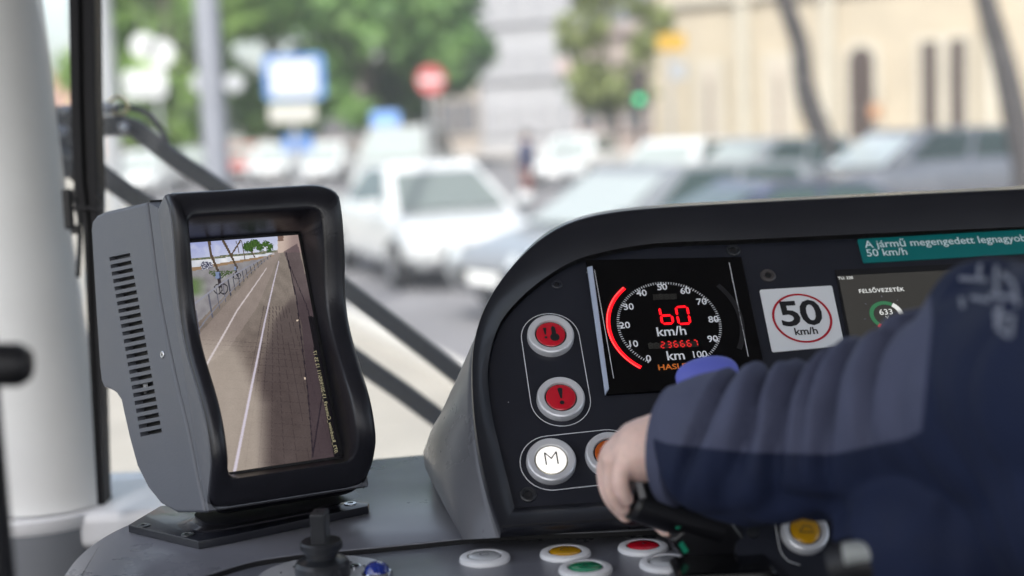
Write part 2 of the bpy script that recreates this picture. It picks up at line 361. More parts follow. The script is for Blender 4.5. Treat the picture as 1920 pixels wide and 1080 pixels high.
BARK = mat("bark", (.11, .095, .08), .9, var=.3, vscale=6, bump=.8, bscale=20)
BARK2 = mat("dark_bark", (.05, .045, .045), .9, var=.3, vscale=6, bump=.8, bscale=20)
def tree(name, loc, h, crown, nleaf, lm, label, leaf=.35, bark=BARK, trunk=None, r0=.3, group=None, seed=1, base=.3):
    rnd = random.Random(seed); e = empty(name, loc=loc, label=label, cat="tree", group=group)
    mb = MB(); tp = trunk or [(0, 0, -.05), (.1, 0, h * .25), (-.1, .1, h * .5), (.1, 0, h * .8)]
    sp = spline(tp, 5); mb.tube(sp, [r0 * (1 - .75 * i / (len(sp) - 1)) for i in range(len(sp))], 10)
    mb.build("trunk", bark, e, smooth=True)
    clumps = []
    for k in range(crown["n"]):
        a = rnd.uniform(0, math.tau); z = rnd.uniform(base, 1); rr = crown["r"] * math.sin(math.pi * min(1, max(.12, (z - base) / (1 - base) * .85 + .12))) * rnd.uniform(.35, 1)
        c = Vector((math.cos(a) * rr, math.sin(a) * rr, h * z)) + Vector(crown.get("o", (0, 0, 0))); clumps.append((c, rnd.uniform(.5, 1.15) * crown["c"]))
    mb = MB()
    for c, s in clumps[::3]:
        t0 = sp[min(len(sp) - 1, int(len(sp) * min(.95, c.z / h * .7)))]; mid = t0.lerp(c, .5) + Vector((0, 0, .3)); mb.tube(spline([t0, mid, c], 3), [r0 * .3, r0 * .25, r0 * .22, r0 * .18, r0 * .12, r0 * .1, r0 * .06], 6)
    if clumps: mb.build("limb", bark, e, smooth=True)["kind"] = "stuff"
    vs = []; fs = []
    for i in range(nleaf):
        c, s = clumps[rnd.randrange(len(clumps))]
        d = Vector((rnd.gauss(0, 1), rnd.gauss(0, 1), rnd.gauss(0, .75))); d = d.normalized() * s * rnd.uniform(.4, 1.05)
        q = c + d; n = (d.normalized() + Vector((rnd.gauss(0, .5), rnd.gauss(0, .5), rnd.gauss(0, .5) + .4))).normalized(); a = n.orthogonal().normalized(); b = n.cross(a)
        t = rnd.uniform(0, math.tau); a, b = a * math.cos(t) + b * math.sin(t), b * math.cos(t) - a * math.sin(t); l = leaf * rnd.uniform(.6, 1.3); k = len(vs)
        vs += [q - a * l, q - b * l * .45, q + a * l, q + b * l * .45]; fs.append((k, k + 1, k + 2, k + 3))
    me = bpy.data.meshes.new("crown"); me.from_pydata(vs, [], fs); link("crown", me, lm, e)
    return e
L1 = leafmat("leaf_bright", (.13, .24, .05), (.25, .38, .09)); L2 = leafmat("leaf_mid", (.09, .19, .05), (.17, .30, .08)); L3 = leafmat("leaf_dark", (.065, .14, .06), (.12, .22, .08)); L4 = leafmat("leaf_olive", (.13, .16, .05), (.24, .28, .10))
gt = "trees behind the signs on the left"
tree("broadleaf_tree", GP(330, 62), 13, dict(n=42, r=4.2, c=1.5), 5200, L1, "bright yellow green tree behind the white signs on the left", leaf=.5, group=gt, seed=3, base=.16)
tree("broadleaf_tree", GP(250, 84), 13, dict(n=30, r=3.8, c=1.5), 3200, L1, "pale green tree furthest left, beside the black windscreen post", leaf=.5, group=gt, seed=4, base=.16)
tree("broadleaf_tree", GP(520, 66), 13, dict(n=40, r=4.2, c=1.5), 5200, L2, "mid green tree directly behind the blue edged tram stop sign", leaf=.5, group=gt, seed=5, base=.14)
tree("broadleaf_tree", GP(690, 60), 13, dict(n=40, r=4.0, c=1.4), 5200, L2, "dense green tree to the left of the red round sign", leaf=.48, group=gt, seed=6, base=.2)
tree("broadleaf_tree", GP(800, 68), 13, dict(n=38, r=3.4, c=1.4), 4800, L3, "darkest green tree above the red round sign", leaf=.48, group=gt, seed=8, base=.22)
tree("olive_tree", GP(1145, 46), 7.6, dict(n=26, r=1.85, c=.78), 1900, L4, "loose olive green tree left of the green traffic light", leaf=.24, r0=.12, seed=9, base=.32)
def trunk_from(pxs, y, r, label, name, seed, bark):
    base = GP(pxs[0][0], y); q = [Vector((0, 0, -.05))]
    for px, py in pxs:
        d = ray(px, py); q.append(CAM + d * (y / d.y) - base)
    top = q[-1]; e = empty(name, loc=base, label=label, cat="tree"); sp = spline(q, 6)
    mb = MB(); mb.tube(sp, [r * (1.05 - .45 * i / len(sp)) for i in range(len(sp))], 12); mb.build("trunk", bark, e, smooth=True)
    rnd = random.Random(seed)
    for k in range(5):
        t = top + Vector((0, 0, -.1)); d = Vector((rnd.uniform(-1, 1), rnd.uniform(-1, 1), rnd.uniform(.6, 1.4))).normalized()
        pts = [t, t + d * 1.0 + Vector((0, 0, .2)), t + d * 2.4]; mb = MB(); mb.tube(spline(pts, 4), [r * .5 * (1 - i / 10) for i in range(9)], 8); mb.build("limb", bark, e, smooth=True)
    vs = []; fs = []
    for i in range(1500):
        d = Vector((rnd.gauss(0, 1.2), rnd.gauss(0, 1.2), rnd.gauss(0, .6))) + top + Vector((0, 0, 3.4)); n = Vector((rnd.gauss(0, 1), rnd.gauss(0, 1), rnd.gauss(0, 1))).normalized(); a = n.orthogonal().normalized(); b = n.cross(a); l = rnd.uniform(.1, .2); k = len(vs)
        vs += [d - a * l, d - b * l * .5, d + a * l, d + b * l * .5]; fs.append((k, k + 1, k + 2, k + 3))
    me = bpy.data.meshes.new("crown"); me.from_pydata(vs, [], fs); link("crown", me, L4, e)
    return e, q
e1, q1 = trunk_from([(1555, 330), (1542, 262), (1516, 190), (1506, 145), (1500, 85), (1478, 20), (1462, -30), (1440, -120)], 25, .21, "crooked thin bare trunk in front of the cream building, left of its arched window", "street_tree", 11, BARK2)
mb = MB(); mb.tube([q1[6], q1[6].lerp(q1[7], .3) + Vector((.7, 0, .7)), q1[6] + Vector((1.3, 0, 1.5))], [.07, .06, .05], 8); mb.build("limb", BARK, e1, smooth=True)
trunk_from([(1925, 330), (1912, 260), (1898, 190), (1882, 120), (1862, 50), (1845, -10), (1820, -90)], 17, .17, "thick dark leaning trunk at the right edge, right of the narrow windows", "street_tree", 12, BARK2)

# ================================================================== CARS
TYRE = mat("tyre", (.02, .02, .02), .8); CGL = mat("car_glass", (.025, .045, .04), .06, spec=.45); CGP = mat("car_glass_sky_pale", (.28, .31, .30), .1, spec=1.0); HLG = mat("headlight_glass", (.45, .48, .5), .35); RED_L = mat("tail_light", (.4, .02, .02), .2)  # pale windscreen glass has the sky's reflection put into its base colour
DKP = mat("dark_trim", (.03, .03, .03), .5); PLT = mat("number_plate", (.8, .8, .8), .5)
def car(loc, rz, paint, label, kind="hatch", L_=4.2, W=1.78, H=1.46, name="parked_car", cat="car", group="cars parked and waiting along the street", ws=(.10, .84), wm=None):
    # local: front towards +X
    e = empty(name, loc=loc, rz=rz, label=label, cat=cat, group=group)
    h = L_ / 2; bel = H * .62
    if kind == "van": st = [(-h, .45, .95, .9), (-h + .05, .3, 1.1, .97), (0, .24, 1.12, 1), (h * .55, .24, 1.1, 1), (h * .8, .26, 1.0, .97), (h * .97, .32, .85, .9), (h, .4, .7, .82)]
    elif kind == "suv": st = [(-h, .5, .9, .86), (-h + .08, .36, 1.02, .96), (-h * .5, .3, 1.03, 1), (h * .3, .3, 1.0, 1), (h * .6, .3, .96, .99), (h * .92, .36, .86, .93), (h, .45, .74, .84)]
    else: st = [(-h, .45, .84, .82), (-h + .1, .3, .93, .94), (-h * .5, .22, .93, 1), (h * .3, .22, .9, 1), (h * .62, .22, .84, .98), (h * .93, .27, .70, .9), (h, .38, .6, .78)]
    mb = MB(); rings = []
    for x, zb, zt, k in st:
        y = W / 2 * k; rings.append([Vector((x, q * y, z)) for q, z in ((-.86, zb), (-1, zb + .12), (-1, (zb + zt) / 2 + .05), (-.93, zt - .05), (-.8, zt), (.8, zt), (.93, zt - .05), (1, (zb + zt) / 2 + .05), (1, zb + .12), (.86, zb))])
    mb.grid(rings, True, True, True)
    zt = st[3][2] - .02
    if kind == "van": r = [(-h + .12, zt), (-h + .25, H), (h * .35, H), (h * .72, zt)]
    elif kind == "suv": r = [(-h + .15, zt), (-h + .5, H - .02), (h * .1, H), (h * .5, zt - .02)]
    elif kind == "sedan": r = [(-h * .76, zt), (-h * .38, H - .04), (h * .02, H), (h * .52, zt - .05)]
    else: r = [(-h + .2, zt), (-h + .62, H - .04), (h * .1, H), (h * .56, zt - .04)]
    y0, y1 = W / 2 * .92, W / 2 * (.64 if kind == "sedan" else .72)
    ring0 = [Vector((r[0][0], -y0, zt)), Vector((r[3][0], -y0, r[3][1])), Vector((r[3][0], y0, r[3][1])), Vector((r[0][0], y0, zt))]
    ring1 = [Vector((r[1][0], -y1, r[1][1])), Vector((r[2][0], -y1, r[2][1])), Vector((r[2][0], y1, r[2][1])), Vector((r[1][0], y1, r[1][1]))]
    mb.grid([[q - Vector((0, 0, .06)) for q in ring0], ring1], True, True, True)
    body = mb.build("body", paint, e, smooth=True, bevel=.045, seg=3, angle=20)
    def quadplate(name, A, off, u0, u1, v0, v1, mt=CGL):     # A: 4 corners bottom-left, bottom-right, top-right, top-left
        A = [Vector(q) for q in A]; n = (A[1] - A[0]).cross(A[3] - A[0]).normalized() * off
        f = lambda u, v: A[0].lerp(A[1], u).lerp(A[3].lerp(A[2], u), v)
        c = [f(u0, v0), f(u1, v0), f(u1, v1), f(u0, v1)]; mb = MB(); mb.grid([[q - n * 1.0 for q in c], [q + n for q in c]], True, True, True); return mb.build(name, mt, e, bevel=.006, seg=1)
    a0, a1, a2, a3 = ring0; b0, b1, b2, b3 = ring1
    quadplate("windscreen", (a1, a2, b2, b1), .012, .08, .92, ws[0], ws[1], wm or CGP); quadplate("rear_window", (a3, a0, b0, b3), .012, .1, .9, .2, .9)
    for sA in ((a0, a1, b1, b0), (a2, a3, b3, b2)):
        fl = sA[0] == a2
        for u0, u1 in ((.1, .46), (.5, .9)): quadplate("side_window", sA, .012, u0, u1, .2, .9)
    wr = .31 if kind in ("hatch", "sedan") else .35
    for sx in (-.62, .64):
        for sy in (-1, 1):
            mb = MB(); yy = sy * (W / 2 - .10); mb.lathe([(wr * .6, -.1), (wr * .92, -.1), (wr, -.07), (wr, .07), (wr * .92, .1), (wr * .6, .1)], (sx * h, yy, wr), (0, 1, 0), 24); wh = mb.build("wheel", TYRE, e, smooth=True)
            mb = MB(); mb.lathe([(wr * .62, -.108), (wr * .58, -.1), (wr * .2, -.09), (wr * .2, .09), (wr * .58, .1), (wr * .62, .108)], (sx * h, yy, wr), (0, 1, 0), 20); mb.build("rim", STEEL, wh, smooth=True)
    for sy in (-1, 1):
        z = st[-2][2] - .10; mb = MB(); mb.lathe([(.01, 0), (.11, .01), (.14, .05), (.1, .1), (.01, .12)], (h * .93, sy * W * .36, z), (.9, sy * .3, .12), 16); mb.build("headlight", HLG, e, smooth=True)
        mb = MB(); mb.box((-h + .01, sy * W * .36, st[0][2] - .1), (.08, .26, .16)); mb.build("tail_light", RED_L, e, bevel=.02)
        mb = MB(); mb.box((r[3][0] - .25, sy * (W / 2 + .06), zt + .1), (.1, .2, .13)); mb.build("side_mirror", paint, e, bevel=.03)
    mb = MB(); mb.box((h + .005, 0, st[-1][1] + .08), (.05, W * .55, .14)); mb.build("grille", DKP, e, bevel=.01)
    mb = MB(); mb.box((h + .035, 0, st[-1][1] + .08), (.012, .5, .11)); mb.build("number_plate", PLT, e)
    return e
WP = mat("car_white", (.55, .56, .57), .22, coat=.6); SV = mat("car_silver", (.19, .20, .215), .3, .15, coat=.6); GY = mat("car_grey", (.20, .205, .23), .25, .3, coat=.6)
DB = mat("car_blue", (.022, .025, .06), .25, .1, coat=.6); RD = mat("car_red", (.42, .05, .05), .25, coat=.6)
def toward(px, y, off=0):                            # heading that faces the camera, turned by off degrees
    g = GP(px, y); return math.atan2(-g.y, -g.x) + R(off)
car(GP(800, 18.4), toward(800, 18.4, 16), WP, "white hatchback facing the tram, nearest white car to the left of the silver one", "sedan", 4.4, 1.84, 1.46, ws=(.10, .80), wm=mat("car_glass_sky_mid", (.13, .15, .145), .15, spec=.6))
CGB = mat("car_glass_sky_bright", (.55, .6, .6), .1, spec=1.0)  # brightest painted sky reflection, for the estate's windscreen
car(GP(1222, 14.6), toward(1222, 14.6, -48), SV, "silver car parked at an angle just beyond the instrument panel, bonnet pointing left", "hatch", 4.3, 1.78, 1.43, wm=mat("car_glass_sky_light", (.30, .33, .33), .15, spec=.6))
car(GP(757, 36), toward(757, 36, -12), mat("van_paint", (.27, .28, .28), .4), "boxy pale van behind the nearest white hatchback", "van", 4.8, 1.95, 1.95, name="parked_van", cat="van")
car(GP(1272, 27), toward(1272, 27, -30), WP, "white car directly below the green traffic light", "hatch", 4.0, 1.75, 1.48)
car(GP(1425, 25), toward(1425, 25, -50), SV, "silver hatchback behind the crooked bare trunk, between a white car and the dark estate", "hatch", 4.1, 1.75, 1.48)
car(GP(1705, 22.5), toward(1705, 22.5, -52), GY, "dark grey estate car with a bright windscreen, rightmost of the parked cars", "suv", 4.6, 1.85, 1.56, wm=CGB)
car(GP(1080, 42), toward(1080, 42, -20), WP, "small white car in the distance behind the silver car's roof", "hatch", 4.0, 1.75, 1.48)
car(GP(1410, 12.6), toward(1410, 12.6, -64), DB, "dark blue car whose roof just shows above the instrument hood", "sedan", 4.3, 1.75, 1.32, wm=CGL)
car(GP(612, 52), toward(612, 52, -15), WP, "distant white car just right of the small blue sign", "hatch", 4.1, 1.75, 1.5)
car(GP(512, 56), toward(512, 56, -10), WP, "distant white car just left of the small blue sign", "hatch", 4.1, 1.75, 1.5)
car(GP(458, 62), toward(458, 62, -10), RD, "distant red car beside the grey lamp mast", "hatch", 4.1, 1.75, 1.5)
car(GP(365, 58), toward(365, 58, -10), SV, "distant silver car seen between the wiper arm and the grey lamp mast", "hatch", 4.1, 1.75, 1.5)
car(GP(270, 48), toward(270, 48, -14), WP, "distant white car seen above the wiper arm", "hatch", 4.1, 1.75, 1.5)
car(GP(315, 88), toward(315, 88, 0), WP, "white van far down the street behind the wiper cable", "van", 5, 2, 2.3, name="parked_van", cat="van")
# scooter rider silhouette among the cars
def standing_person(loc, rz, label, jac, trou, h=1.72):
    e = empty("person", loc=loc, rz=rz, label=label, cat="person"); k = h / 1.72
    SK = mat("skin_far", (.45, .26, .19), .5)
    mb = MB(); mb.lathe([(.03, -.13), (.075, -.1), (.1, 0), (.095, .07), (.04, .12)], (0, 0, 1.6 * k), (0, 0, 1), 14); mb.tube([(0, 0, 1.3 * k), (0, 0, 1.5 * k)], .055, 10)
    for s in (-1, 1): mb.tube([(0, s * .2, 1.36 * k), (.03, s * .25, 1.1 * k), (.12, s * .22, .86 * k), (.15, s * .21, .78 * k)], [.05, .045, .035, .04], 8)
    o = mb.build("body", SK, e, smooth=True); rm = o.modifiers.new("r", 'REMESH'); rm.mode = 'VOXEL'; rm.voxel_size = .025; apply_mods(o)
    mb = MB(); mb.lathe([(.14, .8), (.17, .85), (.19, 1.15), (.2, 1.32), (.12, 1.42), (.06, 1.46)], (0, 0, 0), (0, 0, 1), 16)
    for s in (-1, 1): mb.tube([(0, s * .17, 1.36 * k), (.03, s * .26, 1.1 * k), (.12, s * .23, .88 * k)], [.075, .065, .05], 10)
    mb.build("jacket", jac, e, smooth=True)
    mb = MB()
    for s in (-1, 1): mb.tube([(0, s * .09, .86), (.02, s * .1, .5), (0, s * .1, .06)], [.1, .075, .06], 10)
    mb.build("trousers", trou, e, smooth=True)
    for s in (-1, 1): mb = MB(); mb.box((.05, s * .1, .045), (.26, .1, .09)); mb.build("shoe", BLK, e, bevel=.02)
    mb = MB(); mb.lathe([(.05, .13), (.1, .1), (.115, .02), (.1, -.02)], (-.01, 0, 1.6 * k), (0, 0, 1), 14); mb.build("hair", mat("hair_dark", (.02, .015, .01), .6), e, smooth=True)
    return e
standing_person(GP(985, 33), R(200), "person in a dark blue jacket standing beyond the silver car", mat("navy_cloth_far", (.02, .025, .07), .8), mat("red_cloth_far", (.15, .04, .03), .8))

# ================================================================== MASTS AND SIGNS
GALV = mat("galvanised", (.24, .25, .29), .5, .5, var=.08, vscale=3); LGALV = mat("pale_steel", (.34, .35, .37), .5, .4)
BLUE = mat("sign_blue", (.07, .17, .42), .5); WHT = mat("sign_white", (.5, .51, .52), .5); REDS = mat("sign_red", (.42, .08, .08), .5); CRM = mat("sign_cream", (.40, .39, .36), .6); YEL = mat("sign_yellow", (.45, .26, .02), .5)
def at(px, py, y): d = ray(px, py); return CAM + d * (y / d.y)
def pole(e, base, top, r, mt=GALV, name="pole"):
    mb = MB(); b = Vector(base); t = Vector((b.x, b.y, top)); o = Vector(e.location); mb.tube([b - o, t - o], [r, r * .85], 16); mb.lathe([(r * 2, 0), (r * 2, .03), (r * 1.1, .05)], b - o, (0, 0, 1), 16); return mb.build(name, mt, e, smooth=True)
def plate(e, name, y, px0, py0, px1, py1, mt, t=.03, r=.02, dz=0.):
    a, b = at(px0, py1, y), at(px1, py0, y); o = Vector(e.location); mb = MB()
    mb.T = Matrix(((1, 0, 0, 0), (0, 0, -1, 0), (0, 1, 0, 0), (0, 0, 0, 1))); mb.prism(rrect(a.x - o.x, a.z - o.z, b.x - o.x, b.z - o.z, r, 4), dz, dz + t, .003); return mb.build(name, mt, e)
e = empty("lamp_mast", loc=GP(402, 11.5), label="thick grey steel lamp mast between the white signs and the blue edged sign", cat="lamp post"); pole(e, e.location, 9, .105, GALV)
mb = MB(); mb.tube([(0, 0, 8.9), (.3, -.2, 9.3), (1.6, -.6, 9.5)], .05, 8); mb.build("arm", GALV, e); mb = MB(); mb.box((1.9, -.7, 9.48), (.7, .28, .14)); mb.build("lamp_head", GALV, e, bevel=.03)
mb = MB(); mb.box((0, -.14, 1.1), (.16, .1, .4)); mb.build("hatch_cover", GALV, e, bevel=.01)
e = empty("catenary_mast", loc=GP(208, 20), label="pale grey mast beside the black windscreen post", cat="mast"); pole(e, e.location, 9, .13, LGALV)
mb = MB(); mb.tube([(0, 0, 7), (-1.5, 0, 7.2), (-3, 0, 7.1)], .04, 8); mb.build("bracket_arm", LGALV, e)
e = empty("stop_sign_board", loc=GP(553, 15), label="tram stop sign, white panel with blue edge above a cream timetable board", cat="sign"); pole(e, e.location, at(553, 96, 15).z, .03, LGALV)
b_ = plate(e, "sign_panel", 15, 499, 100, 608, 190, BLUE, .04, .06, .04); plate(e, "white_field", 15, 512, 112, 594, 182, WHT, .004, .03, .082)
mb = MB(); c = at(553, 147, 15) - Vector(e.location)
mb.box((c.x, -.087, c.z + .03), (.2, .004, .11)); mb.box((c.x, -.087, c.z - .06), (.2, .004, .03)); mb.build("tram_symbol", mat("faded_blue", (.45, .5, .75), .5), e)
plate(e, "timetable_board", 15, 508, 192, 592, 232, CRM, .03, .02, .04)
e = empty("small_blue_sign", loc=GP(560, 30), label="small blue sign low between two distant white cars", cat="sign"); pole(e, e.location, at(560, 250, 30).z, .04, LGALV); plate(e, "sign_panel", 30, 532, 252, 586, 286, BLUE, .04, .05, .04)
e = empty("no_entry_sign", loc=GP(808, 25), label="round red no entry sign on a pale pole in front of the dark trees", cat="sign"); pole(e, e.location, at(808, 126, 25).z, .035, LGALV)
c = at(808, 150, 25) - Vector(e.location); mb = MB(); mb.lathe([(.25, 0), (.25, .02)], (c.x, -.045, c.z), (0, -1, 0), 32); dsc = mb.build("sign_disc", REDS, e)
mb = MB(); mb.box((c.x, -.068, c.z), (.38, .004, .09)); mb.build("white_bar", WHT, e)
e = empty("round_white_sign", loc=GP(300, 24), label="two small round white signs above a white board, left of the lamp mast", cat="sign"); pole(e, e.location, at(300, 70, 24).z, .035, LGALV)
for px, py, r in ((270, 86, .21), (303, 100, .23)):
    c = at(px, py, 24) - Vector(e.location); mb = MB(); mb.lathe([(r, 0), (r, .02)], (c.x, -.04, c.z), (0, -1, 0), 28); mb.build("sign_disc", WHT, e)
plate(e, "sign_board", 24, 234, 130, 312, 186, WHT, .03, .1, .04)
e = empty("twin_sign", loc=GP(408, 19), label="two pale discs either side of the grey lamp mast", cat="sign"); pole(e, e.location, at(408, 150, 19).z, .03, LGALV)
for px in (378, 440):
    c = at(px, 155, 19) - Vector(e.location); mb = MB(); mb.lathe([(.13, 0), (.13, .02)], (c.x, -.04, c.z), (0, -1, 0), 24); mb.build("sign_disc", LGALV, e)
mb = MB(); c = at(408, 155, 19) - Vector(e.location); mb.box((c.x, -.03, c.z), (.5, .02, .03)); mb.build("crossbar", LGALV, e)
e = empty("yellow_sign", loc=GP(1258, 33), label="yellow sign above a small white plate at the corner of the cream building", cat="sign"); pole(e, e.location, at(1258, 60, 33).z, .04, LGALV)
plate(e, "sign_panel", 33, 1232, 62, 1284, 96, YEL, .03, .05, .045); plate(e, "white_plate", 33, 1254, 116, 1286, 150, LGALV, .03, .05, .045)
e = empty("traffic_light", loc=GP(1197, 30), label="traffic light showing green in front of the olive tree", cat="traffic light"); pole(e, e.location, at(1197, 150, 30).z, .05, DKP)
plate(e, "housing", 30, 1183, 128, 1211, 206, DKP, .16, .04, .05)
LG = mat("green_lamp", (.02, .6, .25), .3, emit=(.03, .38, .15), estr=1.0); LO = mat("lamp_off", (.06, .03, .02), .3)
for py, mm in ((143, LO), (165, LO), (187, LG)):
    c = at(1197, py, 30) - Vector(e.location); mb = MB(); mb.lathe([(.001, .03), (.06, .024), (.085, 0)], (c.x, -.22, c.z), (0, -1, 0), 20); mb.build("lamp", mm, e, smooth=True)
e = empty("pale_round_sign", loc=GP(1056, 36), label="pale pink round sign at the left edge of the olive tree", cat="sign"); pole(e, e.location, at(1056, 105, 36).z, .035, LGALV)
c = at(1056, 124, 36) - Vector(e.location); mb = MB(); mb.lathe([(.2, 0), (.2, .02)], (c.x, -.04, c.z), (0, -1, 0), 24); mb.build("sign_disc", mat("pale_pink", (.36, .28, .27), .5), e)
e = empty("blue_banner", loc=GP(725, 50), label="small light blue board above the white van", cat="sign"); pole(e, e.location, at(725, 212, 50).z, .04, LGALV); plate(e, "sign_panel", 50, 698, 208, 748, 240, mat("light_blue", (.18, .33, .68), .5), .04, .05, .045)
x, yv = wallxy(1648, 210)
e = empty("orange_box", M=M @ Matrix.Translation((x, yv, 0)), label="small orange box on the cream wall right of the arched window", cat="box"); mb = MB(); mb.box((0, 0, .2), (.32, .40, .3)); mb.box((0, .22, .2), (.36, .05, .36)); mb.build("case", mat("orange_paint", (.45, .24, .13), .5), e, bevel=.03)

# ================================================================== TRAM CAB
ZD = CAM.z - .359                                    # height of the desk top
PILM = mat("pillar_grey", (.74, .75, .74), .45, var=.05, vscale=4); LIN = mat("cab_lining", (.38, .38, .40), .8); SEAL = mat("rubber_seal", (.006, .006, .008), .5, spec=.2)
cab = empty("tram_cab", loc=(0, 0, .75), label="tram driver's cab with pale grey corner pillar, black window seal and windscreen", cat="tram cab")
def W2C(mb): mb.T = Matrix.Translation((0, 0, -.75)); return mb
mb = W2C(MB()); mb.box((.35, .35, .73), (2.6, 3.0, .04)); mb.build("cab_floor", BLK, cab)
mb = W2C(MB()); mb.box((.35, .3, 2.86), (2.7, 3.5, .06)); mb.build("cab_ceiling", LIN, cab)
mb = W2C(MB()); mb.box((.35, -1.2, 1.34), (2.6, .05, 1.18)); mb.box((.35, -1.2, 2.74), (2.6, .05, .2)); mb.box((.35, -1.2, 2.1), (.08, .05, 1.3)); mb.build("rear_wall", LIN, cab)
mb = W2C(MB()); mb.box((-.97, .35, 1.15), (.05, 3.0, .8)); mb.box((-.97, .35, 2.72), (.05, 3.0, .24)); mb.box((-.97, -1.1, 2.0), (.05, .12, 1.2)); mb.build("side_wall", LIN, cab)
mb = W2C(MB()); mb.box((1.67, .35, 1.15), (.05, 3.0, .8)); mb.box((1.67, .35, 2.72), (.05, 3.0, .24)); mb.box((1.67, -1.1, 2.0), (.05, .12, 1.2)); mb.build("side_wall", LIN, cab)
# corner pillar: tapered, pale, wider towards its foot
DP = 1.95
def pil(px, py, d=DP): return P(px, py, d)
ys = [-700, -300, 0, 120, 300, 450, 600, 750, 900, 940]
redge = {-700: 40, -300: 55, 0: 76, 120: 92, 300: 112, 450: 132, 600: 155, 750: 180, 900: 203, 940: 208}
mb = W2C(MB()); rings = []
for y in ys:
    c = pil(redge[y] - 135, y); rr = (135 / FPX * DP)
    rings.append([c + Vector((math.cos(t) * rr, math.sin(t) * rr * .8, 0)) for t in [k * math.tau / 40 for k in range(40)]])
mb.grid(rings, True, True, True); mb.build("pillar", PILM, cab, smooth=True)
mb = W2C(MB()); c = pil(redge[940] - 135, 944)
mb.lathe([(.103, 0), (.104, -.012), (.1, -.02)], c, (0, 0, 1), 40); mb.build("pillar_trim", WHITEP, cab, smooth=True)
mb = W2C(MB()); mb.lathe([(.101, -.018), (.103, -.6)], c, (0, 0, 1), 40); mb.build("pillar_foot", mat("foot_grey", (.22, .235, .26), .5), cab, smooth=True)
# black seal post
mb = W2C(MB())
a = [(158, -500), (160, 0), (163, 200), (168, 340), (176, 420), (183, 640), (192, 850), (196, 940)]
pts = [P(x, y, 1.86) for x, y in a]
wd = [.0165, .0165, .016, .0155, .009, .007, .005, .004]
for i in range(len(pts) - 1):
    pass
rings = []
for q, r in zip(pts, wd):
    rings.append([q + CX * u * r + Vector((0, 1, 0)) * v * .018 for u, v in ((-1, -1), (-.25, -1), (-.15, -.6), (.1, -.6), (.2, -1), (.9, -1), (1, -.8), (1, 1), (-1, 1))])
mb.grid(rings, True, True, True); mb.build("window_seal", SEAL, cab, smooth=False)
# white window sill and lower front wall
sa, sb = Z(60, 938, ZD - .01), Z(980, 880, ZD - .01)
mb = W2C(MB()); yS = 1.62
mb.box((.35, 1.96, 1.385), (2.6, .24, .05)); mb.build("window_sill", WHITEP, cab, bevel=.012, seg=3)
mb = W2C(MB()); mb.box((.35, 2.02, 1.05), (2.6, .06, .62)); mb.build("front_wall", WHITEP, cab)
# windscreen pane
mb = W2C(MB())
g0, g1 = 1.84, 1.62
mb.box((.35, 1.965, 2.10), (2.5, .006, 1.38), Matrix.Rotation(R(5), 3, 'X')); mb.build("windscreen", glassmat("windscreen_glass", (.97, .985, .98), .006), cab)
mb = W2C(MB()); mb.box((1.62, 1.75, 2.1), (.12, .14, 1.5)); mb.build("pillar", PILM, cab, bevel=.03, smooth=True)

# blurred black grab knob close to the lens on the left
e = empty("grab_knob", loc=P(-10, 685, .8), label="out of focus black knob at the left edge in front of the pale pillar", cat="knob")
o = Vector(e.location); mb = MB(); mb.T = Matrix.Translation(-o)
mb.tube([P(-200, 690, .8), P(-30, 688, .8), P(0, 684, .8)], .007, 12); mb.build("stem", BLK, e, smooth=True)
mb = MB(); mb.T = Matrix.Translation(-o); mb.lathe([(.0, 0), (.008, .001), (.0125, .006), (.0125, .018), (.009, .024), (0, .026)], P(-25, 684, .8), CX, 24); mb.build("knob", BLK, e, smooth=True)
mb = MB(); mb.T = Matrix.Translation(-o); mb.box(P(-62, 690, .8), (.03, .02, 1.1)); mb.build("post", BLK, e, bevel=.003)

# windscreen wiper outside the glass
DW = 2.10
wp = empty("windscreen_wiper", loc=P(215, 240, DW), label="black windscreen wiper with two parallel arms outside the glass", cat="wiper")
o = Vector(wp.location)
def WM(): q = MB(); q.T = Matrix.Translation(-o); return q
WB = mat("wiper_black", (.010, .012, .018), .45, var=.1, vscale=30)
def arm(pl, wid, d=DW, th=.018):
    mb = WM(); pts = [P(x, y, d) for x, y in pl]; n = len(pts); rings = []
    for i, q in enumerate(pts):
        t = (pts[min(i + 1, n - 1)] - pts[max(0, i - 1)]).normalized(); s = t.cross(CF).normalized() * wid / 2
        rings.append([q + s, q + s * .8 - CF * th / 2, q - s * .8 - CF * th / 2, q - s, q - s * .8 + CF * th / 2, q + s * .8 + CF * th / 2])
    mb.grid(rings, True, True, True); return mb.build("arm", WB, wp, bevel=.002, seg=1, smooth=True)
arm(spline([(150, 240), (240, 238), (268, 252), (330, 300), (430, 368), (640, 535), (742, 612), (850, 696), (930, 760)], 3), .028)
arm(spline([(160, 300), (215, 345), (290, 396), (420, 490), (655, 665), (755, 735), (850, 806), (930, 866)], 3), .031, DW + .02)
mb = WM(); mb.box(P(190, 236, DW - .01), (.075, .03, .028)); mb.box(P(150, 270, DW + .03), (.05, .05, .10)); mb.box(P(122, 262, DW + .03), (.03, .04, .085)); mb.build("motor_bracket", WB, wp, bevel=.004)
mb = WM(); mb.tube([P(108, 208, DW), P(150, 204, DW), P(222, 206, DW)], .0075, 12); mb.tube([P(112, 285, DW), P(138, 290, DW)], .009, 12); mb.build("pivot_shaft", mat("dull_metal", (.10, .105, .12), .4, .7), wp, smooth=True)
for px, py, r in ((235, 240, .008), (192, 245, .006), (122, 247, .008), (125, 208, .007), (203, 203, .008)):
    mb = WM(); mb.lathe([(r, 0), (r, .012), (r * .6, .016)], P(px, py, DW - .02), -CF, 14); mb.build("bolt", mat("bolt_metal", (.25, .26, .3), .35, .8), wp, smooth=True)
